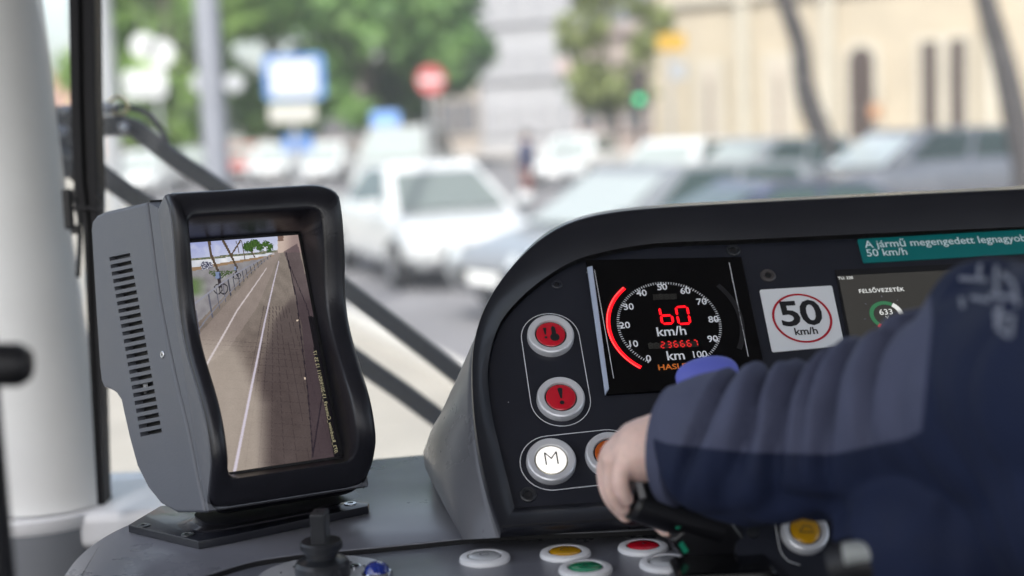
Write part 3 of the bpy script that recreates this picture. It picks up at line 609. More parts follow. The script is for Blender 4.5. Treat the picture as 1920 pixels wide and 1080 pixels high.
mb = WM(); mb.lathe([(.0135, 0), (.0155, .002), (.0155, .006), (.0135, .008), (.0115, .006), (.0115, .002), (.0135, 0)], P(222, 200, DW - .012), (.2, -1, .3), 24, False, False); mb.build("brass_ring", mat("brass", (.55, .45, .2), .35, .8), wp, smooth=True)
mb = WM(); mb.tube(spline([P(x, y, DW) for x, y in ((195, 205), (235, 200), (278, 214), (305, 248), (318, 285), (328, 300))], 6), .0042, 8); mb.build("cable", WB, wp, smooth=True)
# wiring / catch chain left of the seal post
cc = empty("window_catch", loc=P(145, 260, 1.9), label="narrow black catch chain hanging along the left of the black window post", cat="catch"); o2 = Vector(cc.location)
def CM(): q = MB(); q.T = Matrix.Translation(-o2); return q
mb = CM(); mb.tube(spline([P(x, y, 1.88) for x, y in ((139, -60), (141, 100), (140, 200), (146, 320), (141, 370), (150, 420), (146, 520))], 6), .0036, 8); mb.build("rod", BLK, cc, smooth=True)
for py in (70, 135, 330, 365, 430):
    mb = CM(); mb.box(P(143, py, 1.875), (.014, .01, .012)); mb.build("clip", BLK, cc, bevel=.002)
mb = CM(); mb.tube(spline([P(x, y, 1.84) for x, y in ((133, 392), (160, 390), (188, 394), (193, 384), (188, 372), (182, 366))], 4), .0028, 8); mb.build("hook", BLK, cc, smooth=True)
mb = CM(); mb.box(P(128, 392, 1.84), (.012, .012, .052)); mb.build("hook_plate", BLK, cc, bevel=.003)

# ================================================================== CONTROL DESK
desk = empty("control_desk", loc=(0, 1.2, ZD), label="grey plastic driver's desk with a curved left end and a raised front button plate", cat="control desk")
TD = Matrix.Translation((0, -1.2, -ZD))
def DM(): q = MB(); q.T = TD; return q
pd = lambda px, py, z=ZD: Z(px, py, z)
edge = [pd(x, y) for x, y in ((60, 1230), (90, 1140), (118, 1082), (150, 1040), (200, 1003), (260, 975), (330, 950))]
out = [(q.x, q.y) for q in spline(edge, 6)]
back = [pd(460, 905), pd(600, 878), pd(705, 860), pd(830, 849)]
full = ccw(out + [(q.x, q.y) for q in back] + [(.25, 1.60), (1.3, 1.60), (1.3, .78), (-.30, .78)])
seam = [pd(x, y) for x, y in ((250, 1150), (310, 1105), (385, 1078), (470, 1052), (560, 1038), (640, 1031), (780, 1018), (940, 1003), (1250, 990), (1700, 960))]
sp = spline(seam, 6)
out = ccw(out + [(q.x, q.y) for q in back] + [(.25, 1.60), (1.3, 1.60), (1.3, sp[-1].y)] + [(q.x, q.y) for q in sp[::-1]] + [(sp[0].x - .01, .86), (sp[0].x - .03, .80), (out[0][0] + .02, .80)])
mb = DM(); mb.prism(out, ZD - .035, ZD, .002); mb.build("desk_top", DESK, desk, smooth=True)
mb = DM(); mb.prism(offset(full, .04), .78, ZD - .036); mb.build("desk_body", RIM, desk)
# raised front plate with the horizontal push buttons, and the dark seam round it
out2 = ccw([(q.x, q.y) for q in sp] + [(.9, .80), (-.27, .80)])
mb = DM(); mb.grid([[q + Vector((0, -.0006, -.02)) for q in sp], [q + Vector((0, -.0006, -.0014)) for q in sp], [q + Vector((0, .002, -.0014)) for q in sp]], False); mb.build("seam", BLKINK, desk)
mb = DM(); mb.prism(offset(out2, .004), ZD - .012, ZD - .0042, .001); mb.build("button_plate", DESK, desk, smooth=True)
ZB = ZD - .0042
def push_button(parent, M, r, cap, ring, label=None, sym=None, dome=True, name="push_button"):
    # local z out of the surface
    mb = MB()
    if dome: prof = [(r, 0), (r, .0016), (r * .97, .0032), (r * .88, .0042), (r * .70, .0042), (r * .665, .0034), (r * .655, .0012)]
    else: prof = [(r, 0), (r, .0045), (r * .96, .0068), (r * .90, .0075), (r * .70, .0066), (r * .675, .0055), (r * .66, .002)]
    mb.lathe(prof, n=56, capa=True, capb=False); b = mb.build(name, ring, parent, smooth=True, angle=28, M=M)
    h = .0030 if dome else .0048
    mb = MB(); mb.lathe([(r * .672, h - .001), (r * .655, h), (r * .64, h + .0002), (r * .615, h + .0004)], n=40, capa=True, capb=False); mb.build("cap_ring", BLKINK if cap is not CAPW else mat("brass_ring2", (.5, .47, .36), .3, .7), b, smooth=True, M=M)
    mb = MB(); mb.lathe([(r * .62, h - .0005), (r * .615, h + .0008), (r * .56, h + .0016), (r * .3, h + .0019), (0.0001, h + .002)], n=40, capb=False); mb.build("cap", cap, b, smooth=True, M=M)
    if sym:
        o = sym(b, h + .0023); o.data.transform(M)
    if label: b["label"] = label
    return b
CAPW = mat("cap_white", (.85, .85, .83), .3, emit=(1, .95, .9), estr=.8 * KE); CAPR = mat("cap_red", (.62, .008, .025), .18, coat=.5); CAPY = mat("cap_yellow", (.62, .32, .01), .2, coat=.5); CAPG = mat("cap_green", (.0, .26, .11), .2, coat=.5)
CAPO = mat("cap_orange", (.55, .10, .005), .2, coat=.5); CAPC = mat("cap_clear", (.55, .57, .59), .15, coat=.5)
def Mdesk(px, py):
    q = pd(px, py, ZB); return Matrix.Translation((q.x, q.y - 1.2, ZB - ZD)) @ Matrix.Rotation(R(6), 4, 'Z')
def glyph(kind):
    def f(b, n):
        mb = MB()
        if kind == "ring": disc(mb, 0, 0, .0035, .0043, n, 20, 340)
        elif kind == "arc": disc(mb, 0, 0, .0042, .005, n, 200, 520); disc(mb, 0, 0, .0018, .0024, n, 200, 520)
        elif kind == "bar": stroke(mb, [(-.003, 0), (.003, .001)], .001, n); stroke(mb, [(0, -.003), (0, .003)], .001, n)
        elif kind == "bell": stroke(mb, [(-.005, -.002), (-.001, .003), (.004, .002), (.006, -.003), (-.005, -.002)], .0008, n)
        return mb.build("symbol", BLKINK, b, fix=False)
    return f
push_button(desk, Mdesk(909, 1050), .0215, CAPC, WHITEP, "clear push button, leftmost on the front plate", glyph("ring"))
push_button(desk, Mdesk(1060, 1041), .0215, CAPY, WHITEP, "yellow push button on the front plate", glyph("ring"))
push_button(desk, Mdesk(1098, 1071), .0220, CAPG, WHITEP, "green push button on the front plate", glyph("bar"))
push_button(desk, Mdesk(1206, 1030), .0215, CAPR, WHITEP, "red push button on the front plate", glyph("bar"))
push_button(desk, Mdesk(1250, 1060), .0225, CAPC, WHITEP, "clear push button beside the control lever", glyph("arc"))
mb = DM()
for pl in (((900, 1041), (1010, 1034), (1130, 1029), (1148, 1037), (1135, 1045), (1090, 1052)), ((940, 1062), (1020, 1057), (1060, 1056)), ((1146, 1034), (1156, 1030), (1180, 1055)), ((1256, 1026), (1272, 1034)), ((1040, 1066), (1035, 1075), (1050, 1085))):
    q = [pd(x, y, ZB) for x, y in pl]; stroke(mb, [(k.x, k.y) for k in q], .0006, ZB + .0004)
mb.build("printed_line", mat("grey_ink", (.4, .42, .46), .5), desk)
# key switch
q = pd(606, 1086, ZB); ks = empty("key_switch", loc=(q.x, q.y, ZB), rz=R(8), label="black rotary key switch on a round silver plate at the bottom", cat="key switch")
mb = MB(); mb.lathe([(.056, 0), (.056, .0018), (.0545, .003), (.0001, .003)], n=64, capb=False); mb.build("silver_plate", SILV, ks, smooth=True)
SW = mat("switch_black", (.02, .022, .026), .35, bump=.1, bscale=600)
mb = MB(); mb.lathe([(.0225, .003), (.0225, .013), (.0205, .016), (.0145, .0175), (.0125, .019), (.0125, .021), (.014, .022), (.014, .0245), (.0125, .026), (.0001, .026)], n=48, capb=False); mb.build("collar", SW, ks, smooth=True, angle=30)
mb = MB(); mb.lathe([(.0165, .0255), (.0172, .027), (.0172, .031), (.016, .0325), (.0001, .0325)], n=48, capb=False); mb.build("flange", SW, ks, smooth=True, angle=30)
mb = MB(); mb.box((0, 0, .043), (.0125, .02, .028), Matrix.Rotation(R(-12), 3, 'Z')); g = mb.build("key_grip", SW, ks, bevel=.0015)
mb = MB(); mb.lathe([(.0016, .0571), (.0016, .0573)], (-.001, 0, 0), n=12); mb.build("key_hole", BLKINK, g)
mb = MB()
for k in range(14): t = k * math.tau / 14; mb.lathe([(.0009, .0031), (.0009, .0036)], (.038 * math.cos(t), .038 * math.sin(t), 0), n=8)
mb.build("engraving", BLKINK, ks)
q2 = pd(668, 1066, ZB + .003); mb = MB(); mb.lathe([(.0055, .003), (.0055, .0045), (.003, .005), (.0001, .004)], (q2.x - q.x, q2.y - q.y, 0), n=16, capb=False); mb.build("screw", CHROME, ks, smooth=True)
q3 = pd(708, 1092, ZB); e = empty("chrome_knob", loc=q3, label="small domed chrome and blue indicator beside the key switch", cat="indicator")
mb = MB(); mb.lathe([(.0125, .003), (.0125, .008), (.011, .0095)], n=32); mb.build("chrome_ring", CHROME, e, smooth=True)
mb = MB(); mb.lathe([(.0105, .009), (.0095, .013), (.006, .0162), (.0001, .0175)], n=32, capb=False); mb.build("lens", mat("blue_lens", (.01, .03, .25), .05, coat=1), e, smooth=True)

# ================================================================== INSTRUMENT BINNACLE
D = Frame(5, 43, 1240, 610, 1.35)
ip = empty("instrument_panel", M=D.M, label="black instrument panel with rounded hood, warning buttons and printed outlines", cat="instrument panel")
U = D.uv
outer = [U(x, y, .008) for x, y in ((938, 1001), (916, 935), (898, 860), (888, 790), (884, 720), (886, 660), (900, 600), (926, 548), (962, 500), (1008, 456), (1062, 424), (1130, 405), (1230, 394), (1400, 384), (1650, 371), (1920, 358))]
rimpts = resample([Vector(q) for q in spline(outer, 6)], 70)
ue = .72; vt = rimpts[-1].y + .012; vb = rimpts[0].y
rimL = [Vector((q.x, q.y)) for q in rimpts] + [Vector((.55, vt)), Vector((ue - .08, vt - .02)), Vector((ue, vt - .1)), Vector((ue, vb))]
inner = [U(x, y) for x, y in ((965, 952), (942, 860), (925, 790), (915, 715), (917, 675), (928, 628), (950, 587), (1000, 537), (1067, 493), (1133, 472), (1233, 456), (1400, 449), (1650, 437), (1920, 425))]
innpts = resample([Vector(q) for q in spline(inner, 6)], 70)
vi = innpts[0].y
innL = [Vector((q.x, q.y)) for q in innpts] + [Vector((.53, vt - .045)), Vector((ue - .1, vt - .06)), Vector((ue - .03, vt - .12)), Vector((ue - .03, vi))]
# hood: front rim swept from the panel recess out to the rim and back down to the desk
def v3(q, n): return Vector((q.x, q.y, n))
N_ = len(rimL)
kk_ = lambda i: min(1, max(0, (i - 14) / 14))
mid = [innL[i].lerp(rimL[i], .32) for i in range(N_)]; o1 = [innL[i].lerp(rimL[i], .86) for i in range(N_)]
foot = []
fp = [pd(x, y, ZD - .004) for x, y in ((936, 1006), (905, 982), (870, 952), (838, 926), (820, 908), (812, 893))]
fp = fp + [Vector((-.075, 1.50, ZD)), Vector((-.02, 1.575, ZD)), Vector((.15, 1.60, ZD)), Vector((.9, 1.62, ZD))]
fp = resample(spline(fp, 6), 400)
K = len(rimpts)
for i in range(N_):
    if i < K:
        t = i / (K - 1); s = t if t < .5 else t
        foot.append(D.L(fp[int(min(399, 399 * (t * .95) ** .9))]))
    else:
        foot.append(D.L(Vector((.95 - .0 * i, 1.62 - .12 * (i - K), ZD))))
rings = [[v3(q, .0) for q in innL], [v3(q, .006) for q in mid], [v3(q, .013) for q in o1], [v3(q, .0135) for q in [innL[i].lerp(rimL[i], .95) for i in range(N_)]], [v3(innL[i].lerp(rimL[i], .98), .0122) for i in range(N_)], [v3(rimL[i], .0085 + .003 * kk_(i)) for i in range(N_)], [v3(rimL[i], .001 + .0095 * kk_(i)) + Vector((0, .0012 * kk_(i), 0)) for i in range(N_)]]
mb = MB(); mb.grid(rings, False); hood = mb.build("hood_rim", RIM, ip, smooth=True, angle=60)
r0 = rings[-1]; side = [r0]
Bk = D.M.inverted().to_3x3() @ Vector((-.04, 1, -.12))
BW = D.M.inverted().to_3x3() @ Vector((0, .10, .0)); BW = BW + Vector((0, 0, 0)); UPW = D.M.inverted().to_3x3() @ Vector((0, 0, 1))
for fl in (.3, .6, 1.):
    side.append([a + BW * .4 * fl * min(1, max(0, (i - 18) / 22)) for i, a in enumerate(r0)])
for t in (.04, .1, .18, .3, .45, .6, .75, .88, .97, 1):
    row = []
    for i, (a, b) in enumerate(zip(r0, foot)):
        k = min(1, max(0, (i - 18) / 22)); q1 = a.lerp(b, t) + Vector((-.040, 0, 0)) * math.sin(math.pi * t) * .8 * max(0, 1 - i / 48)
        a = a + BW * .4; c_ = a + BW * .4; q2 = a * (1 - t) ** 2 + c_ * 2 * t * (1 - t) + b * t * t; row.append(q1.lerp(q2, k))
    side.append(row)
mb = MB(); mb.grid(side, False); mb.build("hood_shell", COWL, ip, smooth=True, angle=70)
# face plate with lower band
mb = MB(); mb.prism(ccw([(q.x, q.y) for q in innL]), -.02, -.0065, .001); mb.build("face_plate", PANEL, ip)
c0_ = [r_[0] for r_ in rings] + [foot[0] + Vector((0, 0, 0))]
rows = []
for q in [c0_[0] + Vector((0, 0, -.008))] + c0_: rows.append([q, Vector((q.x + .02, q.y, q.z)), Vector((.3, q.y, q.z)), Vector((ue, q.y, q.z))])
mb = MB(); mb.grid(rows, False); mb.build("lower_band", RIM, ip, smooth=True, angle=60)
q = c0_[2]; mb = MB(); stroke(mb, [(q.x - .002, q.y), (ue, q.y)], .0016, q.z + .0006); mb.build("band_seam", BLKINK, ip)
nP = -.0065
def up(px, py, n=nP): return U(px, py, n)
def Mp(px, py, n=nP, rz=0): u, v = up(px, py, n); return Matrix.Translation((u, v, n)) @ Matrix.Rotation(R(rz), 4, 'Z')
def ex(kind):
    def f(b, n):
        mb = MB()
        if kind == "ex":
            mb.add([(-.0024, .0085, n), (-.0008, -.0018, n), (.0008, -.0018, n), (.0024, .0085, n), (0, .0096, n)], [(0, 1, 2, 3, 4)]); disc(mb, 0, -.0065, 0.00001, .0021, n)
        else:
            mb.add([(-.0068, .007, n), (-.0058, -.001, n), (-.0046, -.001, n), (-.0036, .007, n)], [(0, 1, 2, 3)]); disc(mb, -.0052, -.004, .00001, .0014, n)
            mb.add([(.0008, .006, n), (.0008, -.002, n), (.0050, -.002, n), (.0050, .006, n), (.0029, .0085, n)], [(0, 1, 2, 3, 4)]); disc(mb, .0032, -.0045, .00001, .0044, n)
        return mb.build("symbol", BLKINK, b, fix=False)
    return f
def letterM(b, n): return text("symbol", "M", b, 0, 0, n, .0195, BLKINK, -.020)
push_button(ip, Mp(1032, 633, rz=2), .0222, CAPR, BSIL, "red warning button with tyre shaped symbols, upper of the two red ones", ex("two"), False)
push_button(ip, Mp(1051, 751, rz=2), .0222, CAPR, BSIL, "red warning button with exclamation mark, lower of the two red ones", ex("ex"), False)
push_button(ip, Mp(1033, 868, rz=2), .0222, CAPW, BSIL, "white illuminated button marked M", letterM, False)
push_button(ip, Mp(1143, 856, rz=2), .0222, CAPO, BSIL, "orange button partly behind the driver's hand", None, False)
for a, b, w_, lab in (((1032, 633), (1051, 751), .0275, 0), ((1033, 868), (1143, 856), .0275, 0)):
    u0, v0 = up(*a); u1, v1 = up(*b); A, B = Vector((u0, v0)), Vector((u1, v1)); t = (B - A).normalized(); an = math.atan2(t.y, t.x); pts = []
    for k in range(19): th = an - math.pi / 2 + math.pi * k / 18; pts.append(B + Vector((math.cos(th), math.sin(th))) * w_)
    for k in range(19): th = an + math.pi / 2 + math.pi * k / 18; pts.append(A + Vector((math.cos(th), math.sin(th))) * w_)
    mb = MB(); stroke(mb, pts, .0007, nP + .0005, True); mb.build("printed_outline", INK, ip)
def screw(px, py, r, mt, label=None, n=nP):
    u, v = up(px, py, n); mb = MB(); mb.lathe([(r, 0), (r * .95, .0014), (r * .8, .002), (r * .5, .0014), (r * .45, .0003), (.0001, .0003)], (u, v, n), n=28, capb=False); b = mb.build("screw", mt, ip, smooth=True)
    mb = MB(); mb.lathe([(r * .42, .0005), (r * .42, .0007)], (u, v, n), n=6); mb.build("hex_socket", BLKINK, b)
screw(1440, 517, .0078, mat("screw_grey", (.12, .11, .11), .4, .6)); screw(1375, 470, .0072, SW); screw(990, 928, .0075, SW); screw(1044, 534, .0055, PANEL)

# speedometer --------------------------------------------------------
sm = empty("speedometer", M=D.M @ Matrix.Translation((0, 0, nP)), label="black glass speedometer unit with red digits and red light arc", cat="speedometer")
def us(px, py, n=0.): return U(px, py, nP + n)
c4 = [us(1098, 488, .002), us(1390, 482, .002), us(1440, 722, .002), us(1138, 740, .002)]
mb = MB(); mb.prism(ccw(c4), -.01, .003, .001); mb.build("glass_plate", mat("speedo_glass", (.0015, .0015, .002), .13, spec=.35), sm)
nS = .0034
mb = MB(); mb.prism(ccw([us(1101, 500, .006), us(1111, 498, .006), us(1142, 727, .006), us(1135, 739, .006)]), .003, .0062, .001); mb.build("edge_trim", mat("trim_blue_steel", (.50, .57, .72), .5), sm)
mb = MB(); stroke(mb, [us(1114, 510), us(1150, 713)], .0006, nS); stroke(mb, [us(1366, 496), us(1402, 672)], .0006, nS); mb.build("printed_line", INK, sm)
Zt = lambda x, y: us(1100 + x / 4.1533, 480 + y / 4.1533, nS)
tk = [Zt(*p) for p in ((465, 825), (308, 705), (235, 541), (265, 380), (392, 255), (577, 202), (778, 233), (945, 338), (1042, 491), (1040, 655))]
A_ = np.array([[2 * u, 2 * v, 1] for u, v in tk]); b_ = np.array([u * u + v * v for u, v in tk]); s_ = np.linalg.lstsq(A_, b_, rcond=None)[0]
cu, cv = s_[0], s_[1]; Rt = math.sqrt(s_[2] + cu * cu + cv * cv)
A0 = 237.5; DA = 29.4                                 # tick 0 angle, degrees per 10 km/h (clockwise)
mb = MB()
for k in range(101):
    t = R(A0 - k * DA / 10); big = k % 10 == 0; r1 = Rt * 1.0; r0_ = r1 - (.0052 if big else .0026); w_ = .0013 if big else .0007
    stroke(mb, [(cu + r0_ * math.cos(t), cv + r0_ * math.sin(t)), (cu + r1 * math.cos(t), cv + r1 * math.sin(t))], w_, nS)
mb.build("tick_marks", INK, sm)
num = mat("number_white", (.95, .97, 1.), .5)
for k, (x, y) in enumerate(((482, 800), (360, 686), (297, 541), (326, 397), (428, 290), (587, 243), (768, 273), (895, 357), (988, 495), (982, 647), (877, 768))):
    u, v = Zt(x, y); text("number", str(k * 10), sm, u, v, nS, .0104, num, .012)
u, v = Zt(660, 588); text("unit_text", "km/h", sm, u, v, nS, .0145, num, .014)
u, v = Zt(693, 777); text("unit_text", "km", sm, u, v, nS, .0145, num, .014)
u, v = Zt(700, 862); text("maker_text", "HASLER", sm, u - .001, v, nS, .0085, mat("orange_ink", (.95, .25, .04), .5), .02, sx=1.15)
LED = mat("red_led", (.3, .0, .0), .4, emit=(1, .004, .01), estr=2.4 * KE); LEDD = mat("red_led_dim", (.2, .02, .02), .4, emit=(1, .02, .02), estr=.8 * KE); OFF = mat("lcd_off", (.05, .05, .045), .4)
mb = MB(); disc(mb, cu, cv, Rt + .0062, Rt + .0100, nS, 129, 234, 90); mb.build("light_arc", LED, sm)
mb = MB()
for k in range(88):
    t = R(130 + k * 1.18); mb.lathe([(.0003, 0), (.0003, .00012)], (cu + (Rt + .0092) * math.cos(t), cv + (Rt + .0092) * math.sin(t), nS + .0001), n=6)
mb.build("arc_dots", mat("led_dot", (.6, .1, .1), .4, emit=(1, .25, .2), estr=2.4 * KE), sm)
def seg7(mb, u, v, w_, h_, th, segs, n, sl=.0):
    g = th * .25
    P7 = dict(a=((0, h_), (w_, h_)), b=((w_, h_), (w_, h_ / 2)), c=((w_, h_ / 2), (w_, 0)), d=((0, 0), (w_, 0)), e=((0, h_ / 2), (0, 0)), f=((0, h_), (0, h_ / 2)), g=((0, h_ / 2), (w_, h_ / 2)))
    for s in segs:
        (x0, y0), (x1, y1) = P7[s]; a = Vector((u + x0 - w_ / 2, v + y0 - h_ / 2)); b = Vector((u + x1 - w_ / 2, v + y1 - h_ / 2)); t = (b - a).normalized(); a += t * g; b -= t * g; k = Vector((-t.y, t.x)) * th / 2; tt = t * th / 2
        p = [a, a + tt + k, b - tt + k, b, b - tt - k, a + tt - k]; mb.add([(q.x, q.y, n) for q in p], [(0, 1, 2, 3, 4, 5)])
u, v = Zt(620, 463); mb = MB(); seg7(mb, u, v, .0105, .0190, .0023, "cdefg", nS); mb.build("red_digit", LED, sm, fix=False)
u, v = Zt(750, 461); mb = MB(); seg7(mb, u, v, .0110, .0200, .0023, "abcdef", nS); mb.build("red_digit", LED, sm, fix=False)
SG = {'2': "abged", '3': "abgcd", '6': "afgedc", '7': "abc", '8': "abcdefg", '5': "afgcd", '1': "bc"}
u0, v0 = Zt(478, 702); u1, v1 = Zt(866, 688); mb = MB(); mb.prism(ccw([Zt(478, 680), Zt(866, 662), Zt(872, 705), Zt(484, 724)]), .003, nS); mb.build("counter_window", mat("counter_dark", (.02, .018, .016), .4), sm)
mb = MB()
for k, ch in enumerate("236667"):
    x = 592 + k * 51; y = 694 - k * 3; u, v = Zt(x, y); seg7(mb, u, v, .0034, .0066, .0012, SG[ch], nS + .0004)
mb.build("counter_digits", LEDD, sm, fix=False)
mb = MB()
for x in (498, 545): u, v = Zt(x, 700); seg7(mb, u, v, .0034, .0060, .0011, SG['8'], nS + .0004)
for k in range(4): u, v = Zt(532 + k * 46, 316 + k); seg7(mb, u, v, .0034, .0052, .0012, SG['8' if k else '1'], nS + .0004)
mb.build("unlit_digits", OFF, sm, fix=False)
mb = MB(); mb.prism(ccw([Zt(515, 298), Zt(700, 293), Zt(703, 335), Zt(519, 342)]), .003, nS); mb.build("counter_window", mat("counter_dark", (.02, .018, .016), .4), sm)
mb = MB(); disc(mb, cu, cv, Rt * 1.34, Rt * 1.44, nS, -28, 38, 40); mb.build("dial_ring", mat("ring_dark", (.018, .018, .02), .3), sm)

# 50 km/h plate -------------------------------------------------------
def plate_obj(name, px4, n, mt, label, cat, r=.0025, th=.001, M_=None):
    e = empty(name, M=D.M @ Matrix.Translation((0, 0, nP)), label=label, cat=cat); c = ccw([us(*p, n) for p in px4])
    # round the corners
    out = []
    for i in range(4):
        a, b, d = Vector(c[i - 1]), Vector(c[i]), Vector(c[(i + 1) % 4]); s = b + (a - b).normalized() * r; t = b + (d - b).normalized() * r
        for k in range(6): q = k / 5; out.append(tuple((1 - q) ** 2 * s + 2 * q * (1 - q) * b + q * q * t))
    mb = MB(); mb.prism(out, 0, n, min(.0004, n * .3)); mb.build("plate", mt, e); return e
sp50 = plate_obj("speed_limit_sticker", [(1424, 543), (1560, 535), (1584, 648), (1448, 660)], .0012, mat("sticker_white", (.80, .82, .84), .5), "white square sticker with a red ring around 50 km/h", "sticker")
nK = .0016; cx, cy = us(1504, 596, nK)
mb = MB(); disc(mb, cx, cy, .0268, .0290, nK, seg=90); mb.build("red_ring", mat("ring_red", (.45, .005, .02), .5), sp50)
text("number", "50", sp50, cx - .0005, cy + .0042, nK, .0405, BLKINK, .022, sx=1.08, sp=.95)
text("unit_text", "km/h", sp50, cx + .0005, cy - .0158, nK, .0115, BLKINK, .02)
# teal notice ---------------------------------------------------------
tn = plate_obj("notice_label", [(1607, 448), (2200, 414), (2214, 458), (1619, 493)], .0012, mat("teal_sticker", (.0, .17, .17), .45), "teal label with white Hungarian text along the top of the panel", "label")
u, v = us(1621, 459, nK); text("text", "A jármű megengedett legnagyobb sebessége", tn, u, v, nK, .0128, mat("teal_ink", (.75, .9, .92), .5), .009, 'LEFT', rot=-.6)
u, v = us(1624, 475, nK); text("text", "50 km/h", tn, u, v, nK, .0128, mat("teal_ink", (.75, .9, .92), .5), .009, 'LEFT', rot=-.6)
# info display --------------------------------------------------------
di = empty("info_display", M=D.M @ Matrix.Translation((0, 0, nP)), label="dark screen showing TU: 228 and an overhead line gauge at 633 V", cat="display screen")
c = [us(1566, 506, .001), us(2100, 478, .001), us(2150, 700, .001), us(1606, 735, .001)]
mb = MB(); mb.prism(ccw(c), -.006, .0012, .0004); mb.build("bezel", BLK, di)
c = [us(1572, 517, .002), us(2085, 491, .002), us(2135, 690, .002), us(1612, 722, .002)]
mb = MB(); mb.prism(ccw(c), .001, .0018); mb.build("screen", mat("screen_dark", (.03, .03, .028), .25, emit=(.030, .028, .025), estr=KE), di)
nD = .0022; SC = mat("screen_white", (.1, .1, .1), .4, emit=(.75, .76, .74), estr=KE)
def uz(x, y): return us(1540 + x / 4.5, 420 + y / 4.5, nD)
u, v = uz(204, 456); text("caption", "TU: 228", di, u, v, nD, .0046, SC, .006, rot=-.5)
u, v = uz(508, 560); text("caption", "FELSŐVEZETÉK", di, u, v, nD, .0064, SC, .012, rot=-.5, sp=1.08)
gu, gv = uz(551, 768); rg = .0165
mb = MB(); disc(mb, gu, gv, rg * .76, rg, nD, 56, 233); mb.build("gauge_arc", mat("gauge_green", (.02, .1, .04), .4, emit=(.03, .13, .06), estr=KE), di)
mb = MB(); disc(mb, gu, gv, rg * .74, rg * 1.02, nD + .0001, -38, 54); mb.build("gauge_arc", SC, di)
mb = MB(); disc(mb, gu, gv, rg * .8, rg * 1.06, nD + .0001, 226, 236); mb.build("gauge_mark", mat("gauge_red", (.3, .02, .02), .4, emit=(.6, .05, .05), estr=KE), di)
mb = MB()
for t in (88, 48, 140, 188): k = R(t); stroke(mb, [(gu + rg * 1.3 * math.cos(k), gv + rg * 1.3 * math.sin(k)), (gu + rg * 1.42 * math.cos(k), gv + rg * 1.42 * math.sin(k))], .0005, nD)
mb.build("gauge_ticks", mat("tick_dim", (.05, .05, .08), .4, emit=(.12, .12, .16), estr=KE), di)
u, v = uz(547, 744); text("value", "633", di, u, v, nD, .0094, SC, .004, rot=-.5)
u, v = uz(558, 790); text("value", "V", di, u, v, nD, .0058, SC, .0, rot=-.5)

# side wedge on the right with the yellow button ------------------------
D2 = Frame(5, 43, 1507, 1000, 1.10)
sw = empty("side_console", M=D2.M, label="sloping dark console section with a yellow button, under the driver's sleeve", cat="console")
mb = MB(); u0, _ = D2.uv(1455, 990); vL = D2.L(Vector((0, 1.0, ZD))).y
mb.prism([(-.06, -.045), (.5, -.045), (.5, .07), (-.045, .07)], -.09, 0, .004); mb.build("sloping_panel", PANEL, sw, smooth=True)
push_button(sw, Matrix.Translation((0, 0, 0)), .0185, CAPY, BSIL, None, glyph("bell"), False)
mb = MB(); pl = [D2.uv(x, y) for x, y in ((1452, 975), (1458, 1010), (1464, 1035), (1478, 1052), (1500, 1060))]; stroke(mb, [tuple(q) for q in spline([Vector(q) for q in pl], 5)], .0006, .0005); mb.build("printed_outline", INK, sw)
u, v = D2.uv(1412, 998); mb = MB(); mb.lathe([(.005, 0), (.0045, .0012), (.002, .001)], (u + .0, v, 0), n=20); mb.build("screw", SW, sw, smooth=True)

# ================================================================== MONITOR
Mo = Frame(26, 24, 412, 886, 1.25)
mo = empty("camera_monitor", M=Mo.M, label="grey rear view camera monitor with black hooded frame showing tram rails", cat="monitor")
UL, UR, KS = -.0145, .1345, .30
def slant(px, py):                                    # pixel on the slanted left side of the housing -> (v, n)
    d = ray(px, py); o = Mo.O - CAM; nx = Mo.X - Mo.N * 0
    # plane: u - UL - KS * n = 0
    q0 = CAM - Mo.O; f0 = q0.dot(Mo.X) - UL - KS * q0.dot(Mo.N); f1 = d.dot(Mo.X) - KS * d.dot(Mo.N); k = -f0 / f1; q = q0 + d * k
    return q.dot(Mo.V), q.dot(Mo.N)
W_ = UR - UL
def solid(name, pxs, mt, inset=0., bev=.003, parent=mo, n=None):
    pr = [slant(*p) if not isinstance(p, Vector) else (p.x, p.y) for p in pxs]; pr = [(v, n_) for v, n_ in pr]
    a = sum(pr[i - 1][0] * pr[i][1] - pr[i][0] * pr[i - 1][1] for i in range(len(pr)))
    if a < 0: pr = pr[::-1]
    l = [Vector((UL + inset + KS * n_, v, n_)) for v, n_ in pr]; r = [Vector((UR - inset + KS * .75 * n_, v, n_)) for v, n_ in pr]
    mb = MB(); mb.grid([l, r], True, True, True); return mb.build(name, mt, parent, smooth=True, bevel=bev, seg=4, angle=50)
seam_px = spline([Vector(q) for q in ((274, 379), (282, 440), (298, 560), (326, 700), (350, 800), (368, 890), (384, 962))], 3)
back_px = [(330, 962), (300, 945), (276, 915), (256, 875), (241, 820), (231, 775), (226, 752), (217, 738), (206, 731), (194, 727), (189, 715), (186, 690), (180, 600), (174, 500), (170, 430), (172, 415), (180, 404), (195, 397)]
shell = solid("back_shell", [tuple(q) for q in seam_px] + back_px, MONG, bev=.0035)
